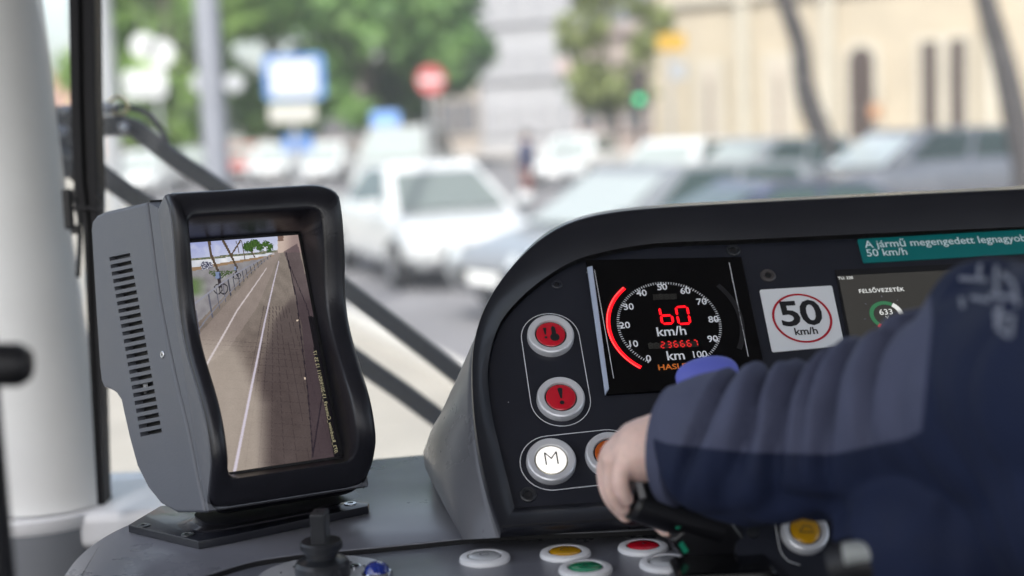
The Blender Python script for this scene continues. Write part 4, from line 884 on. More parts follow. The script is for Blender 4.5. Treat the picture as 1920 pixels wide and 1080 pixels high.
# vents cut into the side
vm = MB(); bk = MB()
v0, n0 = slant(205, 486); v1, n1 = slant(244, 478); v2, n2 = slant(263, 815); v3_, n3 = slant(303, 807)
for i in range(24):
    t = i / 23; a = (v0 + (v2 - v0) * t, n0 + (n2 - n0) * t); b = (v1 + (v3_ - v1) * t, n1 + (n3 - n1) * t)
    A = Vector((UL + KS * a[1], a[0], a[1])); B = Vector((UL + KS * b[1], b[0], b[1])); up_ = Vector((KS * (n2 - n0), v2 - v0, n2 - n0)).normalized()
    nn = (B - A).cross(up_).normalized(); hw = up_ * .0020; d_ = nn * .010
    for mbx, e_, dd in ((vm, hw, 1.0),):
        mbx.add([q + s * e_ + k * d_ for q in (A, B) for s in (-1, 1) for k in (-1, 1)], [(0, 1, 3, 2), (4, 6, 7, 5), (0, 4, 5, 1), (2, 3, 7, 6), (0, 2, 6, 4), (1, 5, 7, 3)])
cut = vm.build("cut", MONG, mo); bo = shell.modifiers.new("b", 'BOOLEAN'); bo.operation = 'DIFFERENCE'; bo.object = cut; bo.solver = 'EXACT'; shell.modifiers.move(1, 0)
apply_mods(shell); bpy.data.objects.remove(cut)
A = Vector((UL + KS * n0, v0, n0)); B = Vector((UL + KS * n1, v1, n1)); C_ = Vector((UL + KS * n3, v3_, n3)); D_ = Vector((UL + KS * n2, v2, n2)); nn = (B - A).cross(D_ - A).normalized()
if nn.x > 0: nn = -nn
q = [A + (A - B) * .1, B + (B - A) * .1, C_ + (C_ - D_) * .1, D_ + (D_ - C_) * .1]; bk = MB(); bk.grid([[k - nn * .0085 for k in q], [k - nn * .0102 for k in q]], True, True, True); bk.build("vent_shade_plate", BLK, mo)  # black plate added as the shade seen through the slots
# inner bright metal seen through one slot, side screw
mb = MB(); v, n = slant(262, 727); c = Vector((UL + KS * n, v, n)) - nn * .006; mb.box(c, (.002, .009, .012)); mb.build("inner_clip", SILV, mo)
v, n = slant(305, 665); c = Vector((UL + KS * n, v, n)); mb = MB(); mb.lathe([(.0034, -.001), (.0034, .0006), (.0028, .001), (.0014, .0009), (.0012, .0003), (.0001, .0003)], c, nn, 20, capb=False); b = mb.build("screw", STEEL, mo, smooth=True); mb = MB(); mb.lathe([(.0011, .0004), (.0011, .0005)], c, nn, 6); mb.build("hex_socket", BLKINK, b)
ft = [(s[0] + 4.0, s[1]) for s in seam_px]
nF = -.002
vtop, vbot = .2535, -.030
fr = [tuple(q) for q in ft] + [Vector((vbot, nF)), Vector((vbot + .04, nF)), Vector((.1, nF)), Vector((.2, nF)), Vector((vtop, nF))]
solid("front_shell", fr, MONG, bev=.0012)
mb = MB(); A2 = [Vector((UL + .002 + KS * n, v, n)) for v, n in [slant(s[0] + 2, s[1]) for s in seam_px]]
pr = [slant(s[0] + 1, s[1]) for s in seam_px]; pl = [Vector((UL + .0022 + KS * n, v, n)) for v, n in pr]; pq = [Vector((UR - .0022 + KS * .75 * n, v, n)) for v, n in pr]
mb.grid([[q + Vector((0, 0, -.004)) for q in pl], [q + Vector((0, 0, .004)) for q in pl], [q + Vector((0, 0, .004)) for q in pq], [q + Vector((0, 0, -.004)) for q in pq]], False); mb.build("seam_gasket", BLK, mo)
# black hood frame with wavy lip
VT, VB = .2525, -.0345
wl = [(-.05, .004), (-.035, .010), (-.02, .030), (-.004, .042), (.02, .049), (.05, .043), (.085, .026), (.11, .019), (.145, .018), (.17, .026), (.195, .038), (.215, .048), (.235, .049), (.25, .040), (.262, .025)]
def wave(v):
    w_ = .034 + .0150 * math.cos(math.tau * (v - .03) / .205); t = max(0, min(1, (.005 - v) / .045)); w_ -= .036 * t * t * (3 - 2 * t); t = max(0, min(1, (v - .232) / .03)); return w_ - .012 * t * t * (3 - 2 * t)
def ringrect(u0, v0, u1, v1, r, n=150):
    rl = min(r, .0045); base = []
    for cx, cy, a, q in ((u1, v0, -90, r), (u1, v1, 0, r), (u0, v1, 90, rl), (u0, v0, 180, r * .8)):
        ox, oy = cx + (-q if cx == u1 else q), cy + (q if cy == v0 else -q)
        for k in range(11): t = R(a + 9 * k); base.append((ox + q * math.cos(t), oy + q * math.sin(t)))
    if True: pass
    base = base; base = [Vector(q) for q in base] + [Vector(base[0])]; dense = []
    return resample(base, n + 1)[:-1]
def shR_(q): return Vector((q.x + .009 * max(0, min(1, (q.y - .06) / .12)) * max(0, (q.x - .04) / .09), q.y))
O_ = ringrect(UL, VB, UR, VT, .021); O1 = ringrect(UL + .0012, VB + .0012, UR - .0012, VT - .0012, .0205); O2 = ringrect(UL + .005, VB + .005, UR - .005, VT - .005, .018)
I1 = ringrect(UL + .0115, VB + .020, UR - .017, VT - .026, .012); I2 = ringrect(UL + .0135, VB + .023, UR - .0195, VT - .029, .010)
O_, O1, O2, I1, I2 = [[shR_(q) for q in L] for L in (O_, O1, O2, I1, I2)]
S0 = ringrect(-.0018, -.0035, .1145, .2185, .002)
rg_ = [[Vector((q.x, q.y, -.003)) for q in O_], [Vector((q.x, q.y, wave(q.y) * .5)) for q in O_], [Vector((q.x, q.y, wave(q.y) - .006)) for q in O_], [Vector((q.x, q.y, wave(q.y) - .002)) for q in O1], [Vector((q.x, q.y, wave(q.y))) for q in O2],
       [Vector((q.x, q.y, wave(q.y) - .0005)) for q in I1], [Vector((q.x, q.y, wave(q.y) - .004)) for q in I2],
       [I2[i].lerp(S0[i], .35).to_3d() + Vector((0, 0, wave(I2[i].y) * .55)) for i in range(150)], [Vector((q.x, q.y, .001)) for q in S0]]
OG = [Vector((q.x + (.0012 if q.x > .06 else -.0012), q.y + (.0012 if q.y > .1 else -.0012))) for q in O_]
OS = [k for k in range(150) if OG[k].x < UL + .0045]; O2_ = O_; OG = [OG[k] for k in OS]; O_ = [O_[k] for k in OS]
mb = MB(); mb.grid([[Vector((q.x, q.y, -.004)) for q in OG], [Vector((q.x, q.y, wave(q.y) * .4 - .004)) for q in OG], [Vector((q.x, q.y, wave(q.y) - .0075)) for q in OG], [Vector((q.x, q.y, wave(q.y) - .0068)) for q in O_]], False); mb.build("side_skirt", MONG, mo, smooth=True); O_ = O2_
mb = MB(); mb.grid(rg_, True); mb.build("hood_frame", BEZ, mo, smooth=True, angle=75)
mb = MB(); mb.box((.056, .107, -.004), (.14, .25, .006)); mb.build("screen_backing", BLK, mo)
# the camera picture on the screen: drawn as coloured facets of the screen's own mesh
def inside(p, poly):
    c = False; n = len(poly)
    for i in range(n):
        (x0, y0), (x1, y1) = poly[i - 1], poly[i]
        if (y0 > p[1]) != (y1 > p[1]) and p[0] < (x1 - x0) * (p[1] - y0) / (y1 - y0) + x0: c = not c
    return c
def dseg(p, a, b):
    ax, ay = a; bx, by = b; t = ((p[0] - ax) * (bx - ax) + (p[1] - ay) * (by - ay)) / ((bx - ax) ** 2 + (by - ay) ** 2); t = max(0, min(1, t))
    return math.hypot(p[0] - ax - t * (bx - ax), p[1] - ay - t * (by - ay)), t
def dpoly(p, pl, w0, w1):
    n = len(pl) - 1
    for i in range(n):
        d, t = dseg(p, pl[i], pl[i + 1]); w_ = w0 + (w1 - w0) * (i + t) / n
        if d < w_: return 1 - (d / w_) ** 2 * .4
    return 0
def sm_(a, b, x): t = max(0, min(1, (x - a) / (b - a))); return t * t * (3 - 2 * t)
def mixc(a, b, t): return [a[i] * (1 - t) + b[i] * t for i in range(3)]
posts = []
for k in range(16):
    t = (k / 15) ** .62; x = 55 + (385 - 55) * t; yt = 322 - (322 - 108) * t - 14 * math.sin(math.pi * t); hh = 118 * (1 - t) ** 1.15 + 10; posts.append(((x, yt), (x + 22 * (1 - t), yt + hh)))
treesx = [((118, 50), (128, 110), (165, 195), 7), ((178, 45), (205, 95), (240, 165), 6), ((255, 48), (222, 100), (215, 110), 4), ((292, 75), (315, 118), (318, 120), 3), ((236, 50), (252, 110), (255, 112), 1.6), ((258, 48), (275, 130), (276, 131), 1.6)]
def paint(x, y):
    p = (x, y); hz = 135 - (x - 30) * .098; ns = noise.noise(Vector((x * .03, y * .03, 0))); nf = noise.noise(Vector((x * .2, y * .2, 3)))
    c = mixc((132, 122, 114), (108, 96, 90), sm_(150, 700, y)); c = [k * (1 + .10 * ns + .09 * nf) for k in c]
    fy = 330 - (x - 42) * .68                              # fence foot line
    if y < hz - 8: c = mixc((150, 158, 205), (212, 214, 226), sm_(30, 400, x) * .6 + sm_(40, 130, y) * .4); c = mixc(c, (225, 225, 232), max(0, ns) * .6)
    elif y < hz + 2 and x < 410: c = (96, 104, 84) if nf > -.2 else (150, 140, 120)
    elif y < hz + 34 - x * .06 and x < 400: c = mixc((196, 200, 210), (228, 228, 232), .5 + ns)
    elif y < hz + 50 - x * .08 and x < 400: c = (150, 124, 98)
    elif y < 470 - x * 1.02 + 6 and x < 400: c = mixc((130, 126, 130), (150, 148, 150), .5 + ns)
    if x < 130 and 195 < y < 300: c = mixc(c, (96, 120, 72), (1 - sm_(40, 125, x)) * sm_(195, 230, y) * (1 - sm_(265, 300, y)))
    if inside(p, [(45, 480), (60, 470), (365, 130), (395, 95), (430, 95), (330, 330), (200, 520), (60, 620)]): c = mixc(c, (150, 136, 130), .55)
    # paving joints near the bottom
    if y > 330 and x > 90:
        for k in range(9):
            xa = 395 + (k - 3) * 11; xb = 330 + (k - 2.0) * 58
            xx = xa + (xb - xa) * sm_(300, 1050, y) ** 1.0 if False else xa + (xb - xa) * (y - 300) / 750
            if abs(x - xx) < 1.3: c = mixc(c, (40, 30, 34), .55 if x > 330 else .3)
        for k in range(14):
            yy = 1000 - 62 * k * (1 - k * .028) + (x - 300) * .06
            if abs(y - yy) < 1.2: c = mixc(c, (50, 40, 42), .4 if x > 330 else .22)
    # tram shadow, darker paving on the right
    if y > 250:
        xs = float(np.interp(y, [250, 300, 400, 560, 760, 1060], [500, 462, 396, 350, 326, 330])); shf = sm_(-16, 26, x - xs + 6 * ns) * sm_(250, 330, y); c = mixc(c, [k * .80 for k in mixc(c, (92, 78, 80), .5)], shf)
    # pale reflection band
    f = sm_(-60, 40, min(x - (60 + (y - 480) * .12), (330 + (y - 1000) * .0 if y > 760 else 175 + (y - 420) * .46) - x + 20)) if y > 400 else 0
    f *= sm_(400, 560, y)
    if f > 0: c = mixc(c, (186, 174, 162), f * .7)
    # trees and foliage behind the fence
    for a, b, d, w_ in treesx:
        if dpoly(p, [a, b, d], w_, w_ * .7): c = (84, 70, 56)
    for fx, fy_, fr_ in ((292, 74, 26), (318, 62, 20), (340, 78, 18), (362, 66, 16), (384, 76, 14), (306, 56, 14), (374, 86, 12)):
        if math.hypot(x - fx, (y - fy_) * 1.15) + nf * 10 + ns * 6 < fr_: c = (70, 100, 44) if nf > 0 else (48, 74, 34)
    if 215 - abs(x - 165) * .5 > y > 178 and 120 < x < 250 and nf > -.1: c = (66, 84, 44)
    # boat, cyclists
    if inside(p, [(84, 150), (92, 138), (130, 142), (140, 162), (88, 178)]): c = (70, 72, 92) if nf > -.1 else (190, 190, 200)
    for bx, by, s in ((160, 205, 1.0), (234, 172, .55)):
        dx, dy = (x - bx) / s, (y - by) / s
        if math.hypot(dx + 2, dy + 28) < 6: c = (70, 60, 56)
        if abs(dx + 1 - dy * .12) < 11 and -22 < dy < 8: c = (120, 136, 168) if dx < 3 else (60, 66, 90)
        if abs(dx - 2 - dy * .1) < 8 and 8 < dy < 46: c = (52, 46, 50)
        for wx in (-2, 22):
            if abs(math.hypot(dx - wx, (dy - 52) * .8) - 17) < 2: c = (34, 32, 38)
    # fence rails and posts
    for a, b in posts:
        if dpoly(p, [a, b], 3.4 - a[0] / 180, 3.6 - a[0] / 180): c = (92, 92, 104) if x < 200 else (70, 70, 80)
    top = [q[0] for q in posts]; bot = [(q[1][0] - 4, q[1][1] - 18 * (1 - i / 15)) for i, q in enumerate(posts)]
    if dpoly(p, top, 3.6, 1.4): c = (142, 142, 154)
    if dpoly(p, bot, 2.6, 1.0): c = (126, 126, 136)
    # far building and tram flank on the right edge
    if x > 415 and y < 100: c = mixc((196, 176, 164), (150, 130, 126), sm_(430, 490, x)) if x > 440 or y > 50 else (120, 96, 86)
    tf = [(440, 96), (500, 60), (560, 300), (720, 1000), (560, 1060), (560, 860), (520, 420), (462, 150)]
    if inside(p, tf): c = mixc(c, (62, 50, 58), .55)
    for a, b, w_ in (((452, 100), (496, 300), 2.2), ((496, 300), (545, 700), 2.2), ((545, 700), (566, 960), 2.4), ((468, 160), (540, 330), 1.6), ((610, 700), (565, 980), 3), ((540, 330), (600, 560), 1.8)):
        if dseg(p, a, b)[0] < w_: c = mixc(c, (28, 22, 32), .75)
    for a in ((500, 392), (532, 642), (550, 170)):
        if math.hypot(x - a[0], y - a[1]) < 4: c = (220, 200, 180)
    # rails
    r1 = dpoly(p, [(60, 670), (130, 545), (190, 440), (240, 350), (300, 265), (345, 200), (368, 165)], 5.5, 1.6); r2 = dpoly(p, [(228, 1050), (258, 900), (300, 690), (330, 545), (362, 385), (395, 240), (420, 138)], 7.5, 1.8)
    if r1: c = mixc(c, (216, 206, 208), .85 * r1)
    if r2: c = mixc(c, (214, 206, 222), .9 * r2)
    v_ = noise.noise(Vector((x * .5, y * .5, 9))) * 7 + 5 * noise.noise(Vector((x * .012, y * .008, 2))); c = [k + v_ for k in c]
    # black caption strip
    if y > 375 and x > 550 + (y - 400) * .185: c = mixc(c, (10, 9, 14), .9)
    return c
NU, NV = 150, 300; scw, sch = .1125, .2165; SC4 = [(352, 455), (555, 441), (640, 855), (412, 886)]
su = [Mo.uv(*p) for p in SC4]
vs = [(-.001 + scw * i / NU, -.001 + sch * j / NV, .0005) for j in range(NV + 1) for i in range(NU + 1)]
fs = [(j * (NU + 1) + i, j * (NU + 1) + i + 1, (j + 1) * (NU + 1) + i + 1, (j + 1) * (NU + 1) + i) for j in range(NV) for i in range(NU)]
me = bpy.data.meshes.new("screen"); me.from_pydata(vs, [], fs); ca = me.color_attributes.new("picture", 'FLOAT_COLOR', 'CORNER')
buf = np.ones((len(fs) * 4, 4), dtype=np.float32)
for k in range(len(fs)):
    j, i = divmod(k, NU); q = Mo.O + Mo.X * (-.001 + scw * (i + .5) / NU) + Mo.V * (-.001 + sch * (j + .5) / NV) + Mo.N * .0005
    px, py = proj(q); c = paint((px - 340) * 2.297, (py - 430) * 2.297); buf[4 * k:4 * k + 4, :3] = [lin(max(0, min(255, v))) for v in c]
ca.data.foreach_set("color", buf.ravel())
pm = bpy.data.materials.new("screen_picture"); pm.use_nodes = True; n = pm.node_tree; b = n.nodes["Principled BSDF"]; b.inputs["Base Color"].default_value = (.01, .01, .01, 1); b.inputs["Roughness"].default_value = .12; b.inputs["Specular IOR Level"].default_value = .25
at_ = n.nodes.new("ShaderNodeAttribute"); at_.attribute_name = "picture"; n.links.new(at_.outputs[0], b.inputs["Emission Color"]); b.inputs["Emission Strength"].default_value = KE
scr = link("screen", me, pm, mo)
cap = mat("caption_yellow", (.1, .1, .08), .5, emit=(.38, .34, .2), estr=KE)
pa, pb = Mo.uv(637, 850), Mo.uv(585, 607); A, B = Vector(pa), Vector(pb); an = math.degrees(math.atan2((B - A).y, (B - A).x))
text("caption", ".073_Roadview_Camera9_13-2019/05/11 12 25 17", scr, pa[0] - .0035, pa[1], .0009, .0047, cap, .0, 'LEFT', rot=an, sy=-1, sp=1.02)
# neck and base plate
bp = [pd(x, y, ZD + .007) for x, y in ((241, 985), (372, 1016), (440, 1004), (690, 950), (692, 944), (655, 938), (560, 930), (300, 950))]
base = empty("mount", loc=(0, 0, 0)) if False else None
MI = Mo.M.inverted()
def MM(): q = MB(); q.T = MI; return q
mb = MM(); o_ = ccw([(q.x, q.y) for q in bp]); mb.prism(o_, ZD + .0005, ZD + .008, .0015); mb.build("base_plate", RIM, mo, smooth=True)
A, B = pd(372, 1010, ZD + .0079), pd(690, 948, ZD + .0079); ld = (B - A).normalized(); wd_ = Vector((-ld.y, ld.x, 0)); cc0 = pd(500, 968, ZD + .0079) + wd_ * .012; cc1 = Mo.O + Mo.X * .058 + Mo.V * -.030 + Mo.N * -.040
def oval(c, a, b, ex_=.5): return [c + ld * a * math.copysign(abs(math.cos(t)) ** ex_, math.cos(t)) + wd_ * b * math.copysign(abs(math.sin(t)) ** ex_, math.sin(t)) for t in [k * math.tau / 48 for k in range(48)]]
mb = MM(); mb.grid([oval(cc0, .078, .032), oval(cc0.lerp(cc1, .12), .073, .028), oval(cc0.lerp(cc1, .4), .070, .026), oval(cc0.lerp(cc1, .7), .071, .028), oval(cc1, .075, .034)], True, True, True); mb.build("neck", BEZ, mo, smooth=True)
for px, py in ((270, 986), (352, 1003), (657, 945)):
    q = pd(px, py, ZD + .008); mb = MM(); mb.lathe([(.0062, 0), (.0058, .001), (.003, .0012), (.0026, .0004), (.0001, .0004)], q, (0, 0, 1), 24, capb=False); mb.build("screw", STEEL if px > 600 else SW, mo, smooth=True)

# ================================================================== CONTROL LEVER
lev = empty("control_lever", loc=Z(1350, 1070, ZD), label="black traction lever gripped by the driver, with a stem rising from the desk", cat="lever"); ol = Vector(lev.location)
def LM(): q = MB(); q.T = Matrix.Translation(-ol); return q
LB = mat("lever_black", (.007, .007, .009), .3, bump=.15, bscale=900)
dg = 1.09
mb = LM(); ga, gb = P(1184, 922, dg), P(1345, 975, dg + .02)
t = (gb - ga).normalized(); upv = (CY - t * CY.dot(t)).normalized(); fw = t.cross(upv)
rings = []
for s, ry, rx in ((0, .0125, .010), (.02, .0190, .015), (.06, .0210, .0175), (.3, .0215, .018), (.7, .022, .019), (1, .022, .02)):
    c = ga.lerp(gb, s); rings.append([c + upv * ry * math.copysign(abs(math.sin(a)) ** .75, math.sin(a)) + fw * rx * math.copysign(abs(math.cos(a)) ** .75, math.cos(a)) for a in [k * math.tau / 28 for k in range(28)]])
mb.grid(rings, True, True, True); mb.build("grip", LB, lev, smooth=True)
mb = LM(); mb.lathe([(.0105, 0), (.0105, .0015), (.008, .002)], ga + t * .0005 - t * .002, -t, 24); mb.build("end_cap", mat("cap_grey", (.06, .06, .065), .3), lev, smooth=True)
mb = LM(); mb.bar(P(1192, 885, dg - .018), P(1206, 935, dg - .02), .006, .004, CF); mb.build("grip_insert", mat("insert_grey", (.16, .16, .17), .3), lev, bevel=.001)
mb = LM(); a1 = P(1290, 965, dg + .01); b1 = P(1370, 1065, 1.115); mb.bar(a1, b1 + (b1 - a1) * .12, .047, .03, CF); mb.build("stem", LB, lev, bevel=.004, smooth=True)
mb = LM(); a1 = P(1252, 962, dg); b1 = P(1318, 1068, 1.10); mb.bar(a1, b1, .013, .008, CF); pltb = mb.build("side_plate", mat("plate_smoke", (.05, .055, .06), .15), lev, bevel=.001)
GRN = mat("green_mark", (.0, .22, .12), .5)
for px, py in ((1262, 972), (1276, 1018)):
    mb = LM(); q = P(px, py, dg - .0075); mb.bar(q, q + (b1 - a1).normalized() * .009, .004, .001, CF); mb.build("green_mark", GRN, pltb)
mb = LM(); mb.box(Z(1355, 1085, ZD + .012), (.075, .05, .024)); mb.build("base_box", GLB, lev, bevel=.004)
mb = LM(); a1, b1 = Z(1390, 1035, ZD + .006), Z(1450, 1078, ZD + .006); mb.bar(a1, b1, .012, .003); mb.build("guide_strip", SILV, lev, bevel=.0008)
# blue rounded knob behind the sleeve
e = empty("selector_lever", loc=Z(1330, 900, ZD + .02), label="bright blue rounded knob showing above the driver's navy sleeve", cat="knob"); ob = Vector(e.location); c = P(1326, 704, 1.16)
mb = MB(); mb.T = Matrix.Translation(-ob); mb.tube([ob, c], [.008, .006], 12); mb.build("stem", LB, e, smooth=True)
mb = MB(); mb.T = Matrix.Translation(-ob); rings = []
ax = (CX * .98 + CY * .18).normalized(); ay = CY.lerp(-CX, .15).normalized()
for k in range(1, 16):
    a = math.pi * k / 16; rings.append([c - ax * math.cos(a) * .026 + (ay * math.cos(b) * .0155 + CF * math.sin(b) * .0155) * math.sin(a) ** .8 for b in [j * math.tau / 24 for j in range(24)]])
mb.grid(rings, True, True, True); mb.build("knob", mat("blue_rubber", (.14, .17, .66), .6), e, smooth=True)
# pale topped lever, blurred, low on the right
e = empty("hand_rest", loc=Z(1625, 1085, ZD), label="out of focus black and pale grip low on the right under the sleeve", cat="grip"); ob = Vector(e.location)
mb = MB(); mb.T = Matrix.Translation(-ob); mb.tube(spline([P(1570, 1062, .93), P(1625, 1052, .92), P(1685, 1075, .92), P(1720, 1110, .92)], 4), .016, 16); mb.build("handle", BLK, e, smooth=True)
mb = MB(); mb.T = Matrix.Translation(-ob); mb.tube(spline([P(1582, 1040, .915), P(1640, 1036, .91), P(1690, 1058, .91)], 4), .008, 12); mb.build("pale_top", mat("pale_rubber", (.35, .37, .36), .4), e, smooth=True)

# ================================================================== DRIVER
dr = empty("person", loc=(.45, .35, .75), label="driver in a navy jacket reaching from the right to grip the black lever", cat="person"); od = Vector(dr.location)
SKIN = mat("skin", (.92, .65, .56), .5, sub=.12, var=.16, vscale=45, bump=.35, bscale=260)
NAVY = mat("navy_cloth", (.080, .090, .155), .85, bump=.4, bscale=500, var=.18, vscale=9)
def DRM(): q = MB(); q.T = Matrix.Translation(-od); return q
def limb(mb, pts, rad, n=16, res=5):
    pts = [Vector(q) for q in pts]; k = len(pts); sp_ = spline(pts, res); rr = []
    for i in range(k - 1):
        for j in range(res): rr.append(rad[i] + (rad[i + 1] - rad[i]) * j / res)
    rr.append(rad[-1]); mb.tube(sp_, rr, n)
    for q, r in ((pts[0], rad[0]), (pts[-1], rad[-1])): ball(mb, q, r)
def ball(mb, c, r, sx=1, sy=1, sz=1, n=14):
    c = Vector(c); mb.grid([[c + Vector((math.sin(math.pi * i / n) * math.cos(t) * r * sx, math.sin(math.pi * i / n) * math.sin(t) * r * sy, math.cos(math.pi * i / n) * r * sz)) for t in [k * math.tau / (2 * n) for k in range(2 * n)]] for i in [max(.02, k) for k in range(n)] + [n - .02]], True, True, True)
def remesh(o, vox, smooth=4, sf=.6):
    rm = o.modifiers.new("r", 'REMESH'); rm.mode = 'VOXEL'; rm.voxel_size = vox
    if smooth: s = o.modifiers.new("s", 'SMOOTH'); s.iterations = smooth; s.factor = sf
    apply_mods(o); o.data.polygons.foreach_set("use_smooth", [True] * len(o.data.polygons)); return o
shL = Vector((.46, .62, 1.66)); shR = Vector((.86, .52, 1.66)); hip = Vector((.66, .42, 1.10)); neck = Vector((.66, .58, 1.78)); head = Vector((.66, .64, 1.95))
wr = P(1238, 838, 1.07); el = P(1850, 760, .92)
mb = DRM()
# torso core, neck, head
limb(mb, [hip, hip + Vector((0, .05, .25)), neck - Vector((0, .02, .12))], [.13, .12, .13]); limb(mb, [shL, neck - Vector((0, 0, .08)), shR], [.06, .09, .06]); limb(mb, [neck - Vector((0, 0, .1)), neck, head - Vector((0, 0, .05))], [.065, .058, .06])
ball(mb, head, .085, .88, 1.05, 1.32, 20); ball(mb, head + Vector((0, .02, -.07)), .055, .9, 1.1, .9); ball(mb, head + Vector((0, .098, -.01)), .013, .8, 1.3, 1.4)
for s in (-1, 1): ball(mb, head + Vector((s * .076, 0, -.005)), .022, .35, .7, 1.1); ball(mb, head + Vector((s * .03, .075, .02)), .016, 1.2, .8, .8)
ball(mb, head + Vector((0, .09, -.045)), .012, 1.9, .6, .6)
# left arm reaching, hand wrapped over the grip
limb(mb, [shL, Vector((.40, .72, 1.60)), el, P(1600, 805, .98), P(1400, 830, 1.03), wr], [.05, .046, .034, .030, .027, .025])
kn = P(1160, 858, 1.082)                              # knuckle area
limb(mb, [wr, P(1215, 842, 1.072), P(1188, 850, 1.077), kn], [.026, .025, .0235, .015], res=4)
ball(mb, P(1205, 850, 1.085), .022, 1, 1.2, .95); ball(mb, P(1190, 838, 1.10), .02, 1, 1.4, .8)
HK = [
    [(1176, 862, 1.064), (1163, 892, 1.059), (1165, 917, 1.059), (1176, 937, 1.064)],
    [(1163, 850, 1.083), (1147, 886, 1.079), (1150, 924, 1.078), (1168, 954, 1.084)],
    [(1158, 838, 1.106), (1137, 878, 1.106), (1146, 930, 1.104), (1174, 966, 1.106)],
    [(1164, 836, 1.128), (1146, 876, 1.130), (1160, 934, 1.126), (1196, 966, 1.122)]]
for i, f in enumerate(HK):
    q = [P(*k) for k in f]; r = (.0070, .0080, .0084, .0082)[i]; a = P(1200, 846, 1.078 + .012 * i)
    limb(mb, [a, q[0], q[1], q[2], q[3]], [r * 1.15, r * 1.12, r, r * .93, r * .78], 12, 4)
limb(mb, [P(1222, 880, 1.10), P(1216, 930, 1.122), P(1232, 965, 1.108), P(1250, 990, 1.098)], [.013, .011, .010, .0075], 12, 4)
# right arm resting, hands and legs
limb(mb, [shR, Vector((.98, .55, 1.38)), Vector((.92, .82, 1.32)), Vector((.84, .98, 1.34))], [.05, .045, .038, .026]); ball(mb, Vector((.83, 1.03, 1.35)), .035, 1, 1.3, .5)
for k in range(4): limb(mb, [Vector((.80 + .02 * k, 1.05, 1.355)), Vector((.80 + .02 * k, 1.10, 1.358)), Vector((.80 + .02 * k, 1.135 - .006 * abs(k - 1.5), 1.35))], [.009, .0085, .007], 10, 3)
limb(mb, [Vector((.80, 1.0, 1.35)), Vector((.775, 1.04, 1.35)), Vector((.77, 1.07, 1.348))], [.012, .01, .008], 10, 3)
for s in (-1, 1): limb(mb, [hip + Vector((s * .1, 0, -.02)), hip + Vector((s * .14, .42, .0)), hip + Vector((s * .14, .46, -.26))], [.075, .055, .045])
body = mb.build("body", SKIN, dr); remesh(body, .0026, 3, .5)
# jacket
mb = DRM()
limb(mb, [Vector((.66, .42, 1.12)), Vector((.66, .46, 1.35)), Vector((.66, .54, 1.62))], [.20, .185, .17]); limb(mb, [shL, Vector((.66, .56, 1.72)), shR], [.085, .10, .085])
cuff = P(1226, 834, 1.072)
arm_c = [(2480, 720, .66), (2250, 730, .74), (2060, 742, .82), (1900, 742, .89), (1760, 765, .945), (1620, 800, .985), (1500, 828, 1.015), (1390, 840, 1.035), (1318, 838, 1.050), (1258, 832, 1.062)]
arm_r = [.080, .083, .084, .078, .067, .060, .0575, .057, .0535, .042]
apts = [P(*q) for q in arm_c]; mb.tube(spline(apts, 5), list(np.interp(np.linspace(0, 9, 46), range(10), arm_r)), 28); ball(mb, apts[0], .080)
ball(mb, P(1655, 800, .985), .045); ball(mb, P(1865, 604, .90), .046)
limb(mb, [P(1900, 960, .93), P(1740, 1010, .93), P(1640, 1000, .97)], [.07, .055, .03]); limb(mb, [P(2200, 900, .8), P(1980, 900, .9), P(1760, 860, .97)], [.1, .075, .05])
limb(mb, [shR, Vector((.98, .55, 1.38)), Vector((.92, .82, 1.32)), Vector((.86, .94, 1.335))], [.08, .068, .058, .04])
jk = mb.build("jacket", NAVY, dr); remesh(jk, .0042, 5, .5)
# folds: push the cloth in and out along the sleeve
axis = [q - od for q in resample(spline(apts, 12), 700)]; La = [0]
for i in range(1, len(axis)): La.append(La[-1] + (axis[i] - axis[i - 1]).length)
me = jk.data; me.calc_loop_triangles(); co = np.empty(len(me.vertices) * 3); me.vertices.foreach_get("co", co); co = co.reshape(-1, 3)
nr = np.array([v.normal[:] for v in me.vertices]); AX = np.array([q[:] for q in axis]); LA = np.array(La)
folds = [(1425, 30), (1508, 40), (1622, 34), (1738, 38), (1345, 16), (1570, 14)]
fs_ = []
for px, wpx in folds:
    py = np.interp(px, [1243, 1390, 1500, 1620, 1760], [838, 846, 828, 800, 765]); dd_ = np.interp(px, [1243, 1390, 1500, 1620, 1760], [1.068, 1.035, 1.015, .985, .945])
    q = np.array((P(px, float(py), float(dd_)) - od)[:]); j = int(np.argmin(((AX - q) ** 2).sum(1))); fs_.append((LA[j], wpx / FPX))
new = co.copy(); cxv = np.array(CX[:]); cyv = np.array(CY[:])
for i in range(len(co)):
    d2 = ((AX - co[i]) ** 2).sum(1); j = int(d2.argmin())
    v = Vector(co[i]); w0 = .0010 * noise.noise(v * 30) + .0028 * noise.noise(Vector((v.x * 30, v.y * 12, v.z * 9))) + .0030 * noise.noise(v * 9 + Vector((5, 0, 0)))
    rn = 1 - abs(noise.noise(Vector((v.x * 16, v.y * 16, v.z * 7)) + Vector((3, 1, 0)))) * 2.2; w0 -= .0045 * max(0, rn - .6) / .4
    if d2[j] < .013:
        off = co[i] - AX[j]; yy = float(off @ cyv)
        for s, w_ in fs_:
            x = LA[j] - s + yy * .38 + .003 * noise.noise(v * 10); w0 -= .0220 * math.exp(-(x / (w_ * .50)) ** 2) * min(1, max(0, .62 + yy * 16 + .5 * noise.noise(Vector((s * 40, 0, 0))))); w0 += .0042 * math.exp(-((x - w_ * 1.1) / (w_ * .7)) ** 2) * min(1, max(0, .6 + yy * 14))
    new[i] = co[i] + nr[i] * w0
me.vertices.foreach_set("co", new.ravel()); me.update()
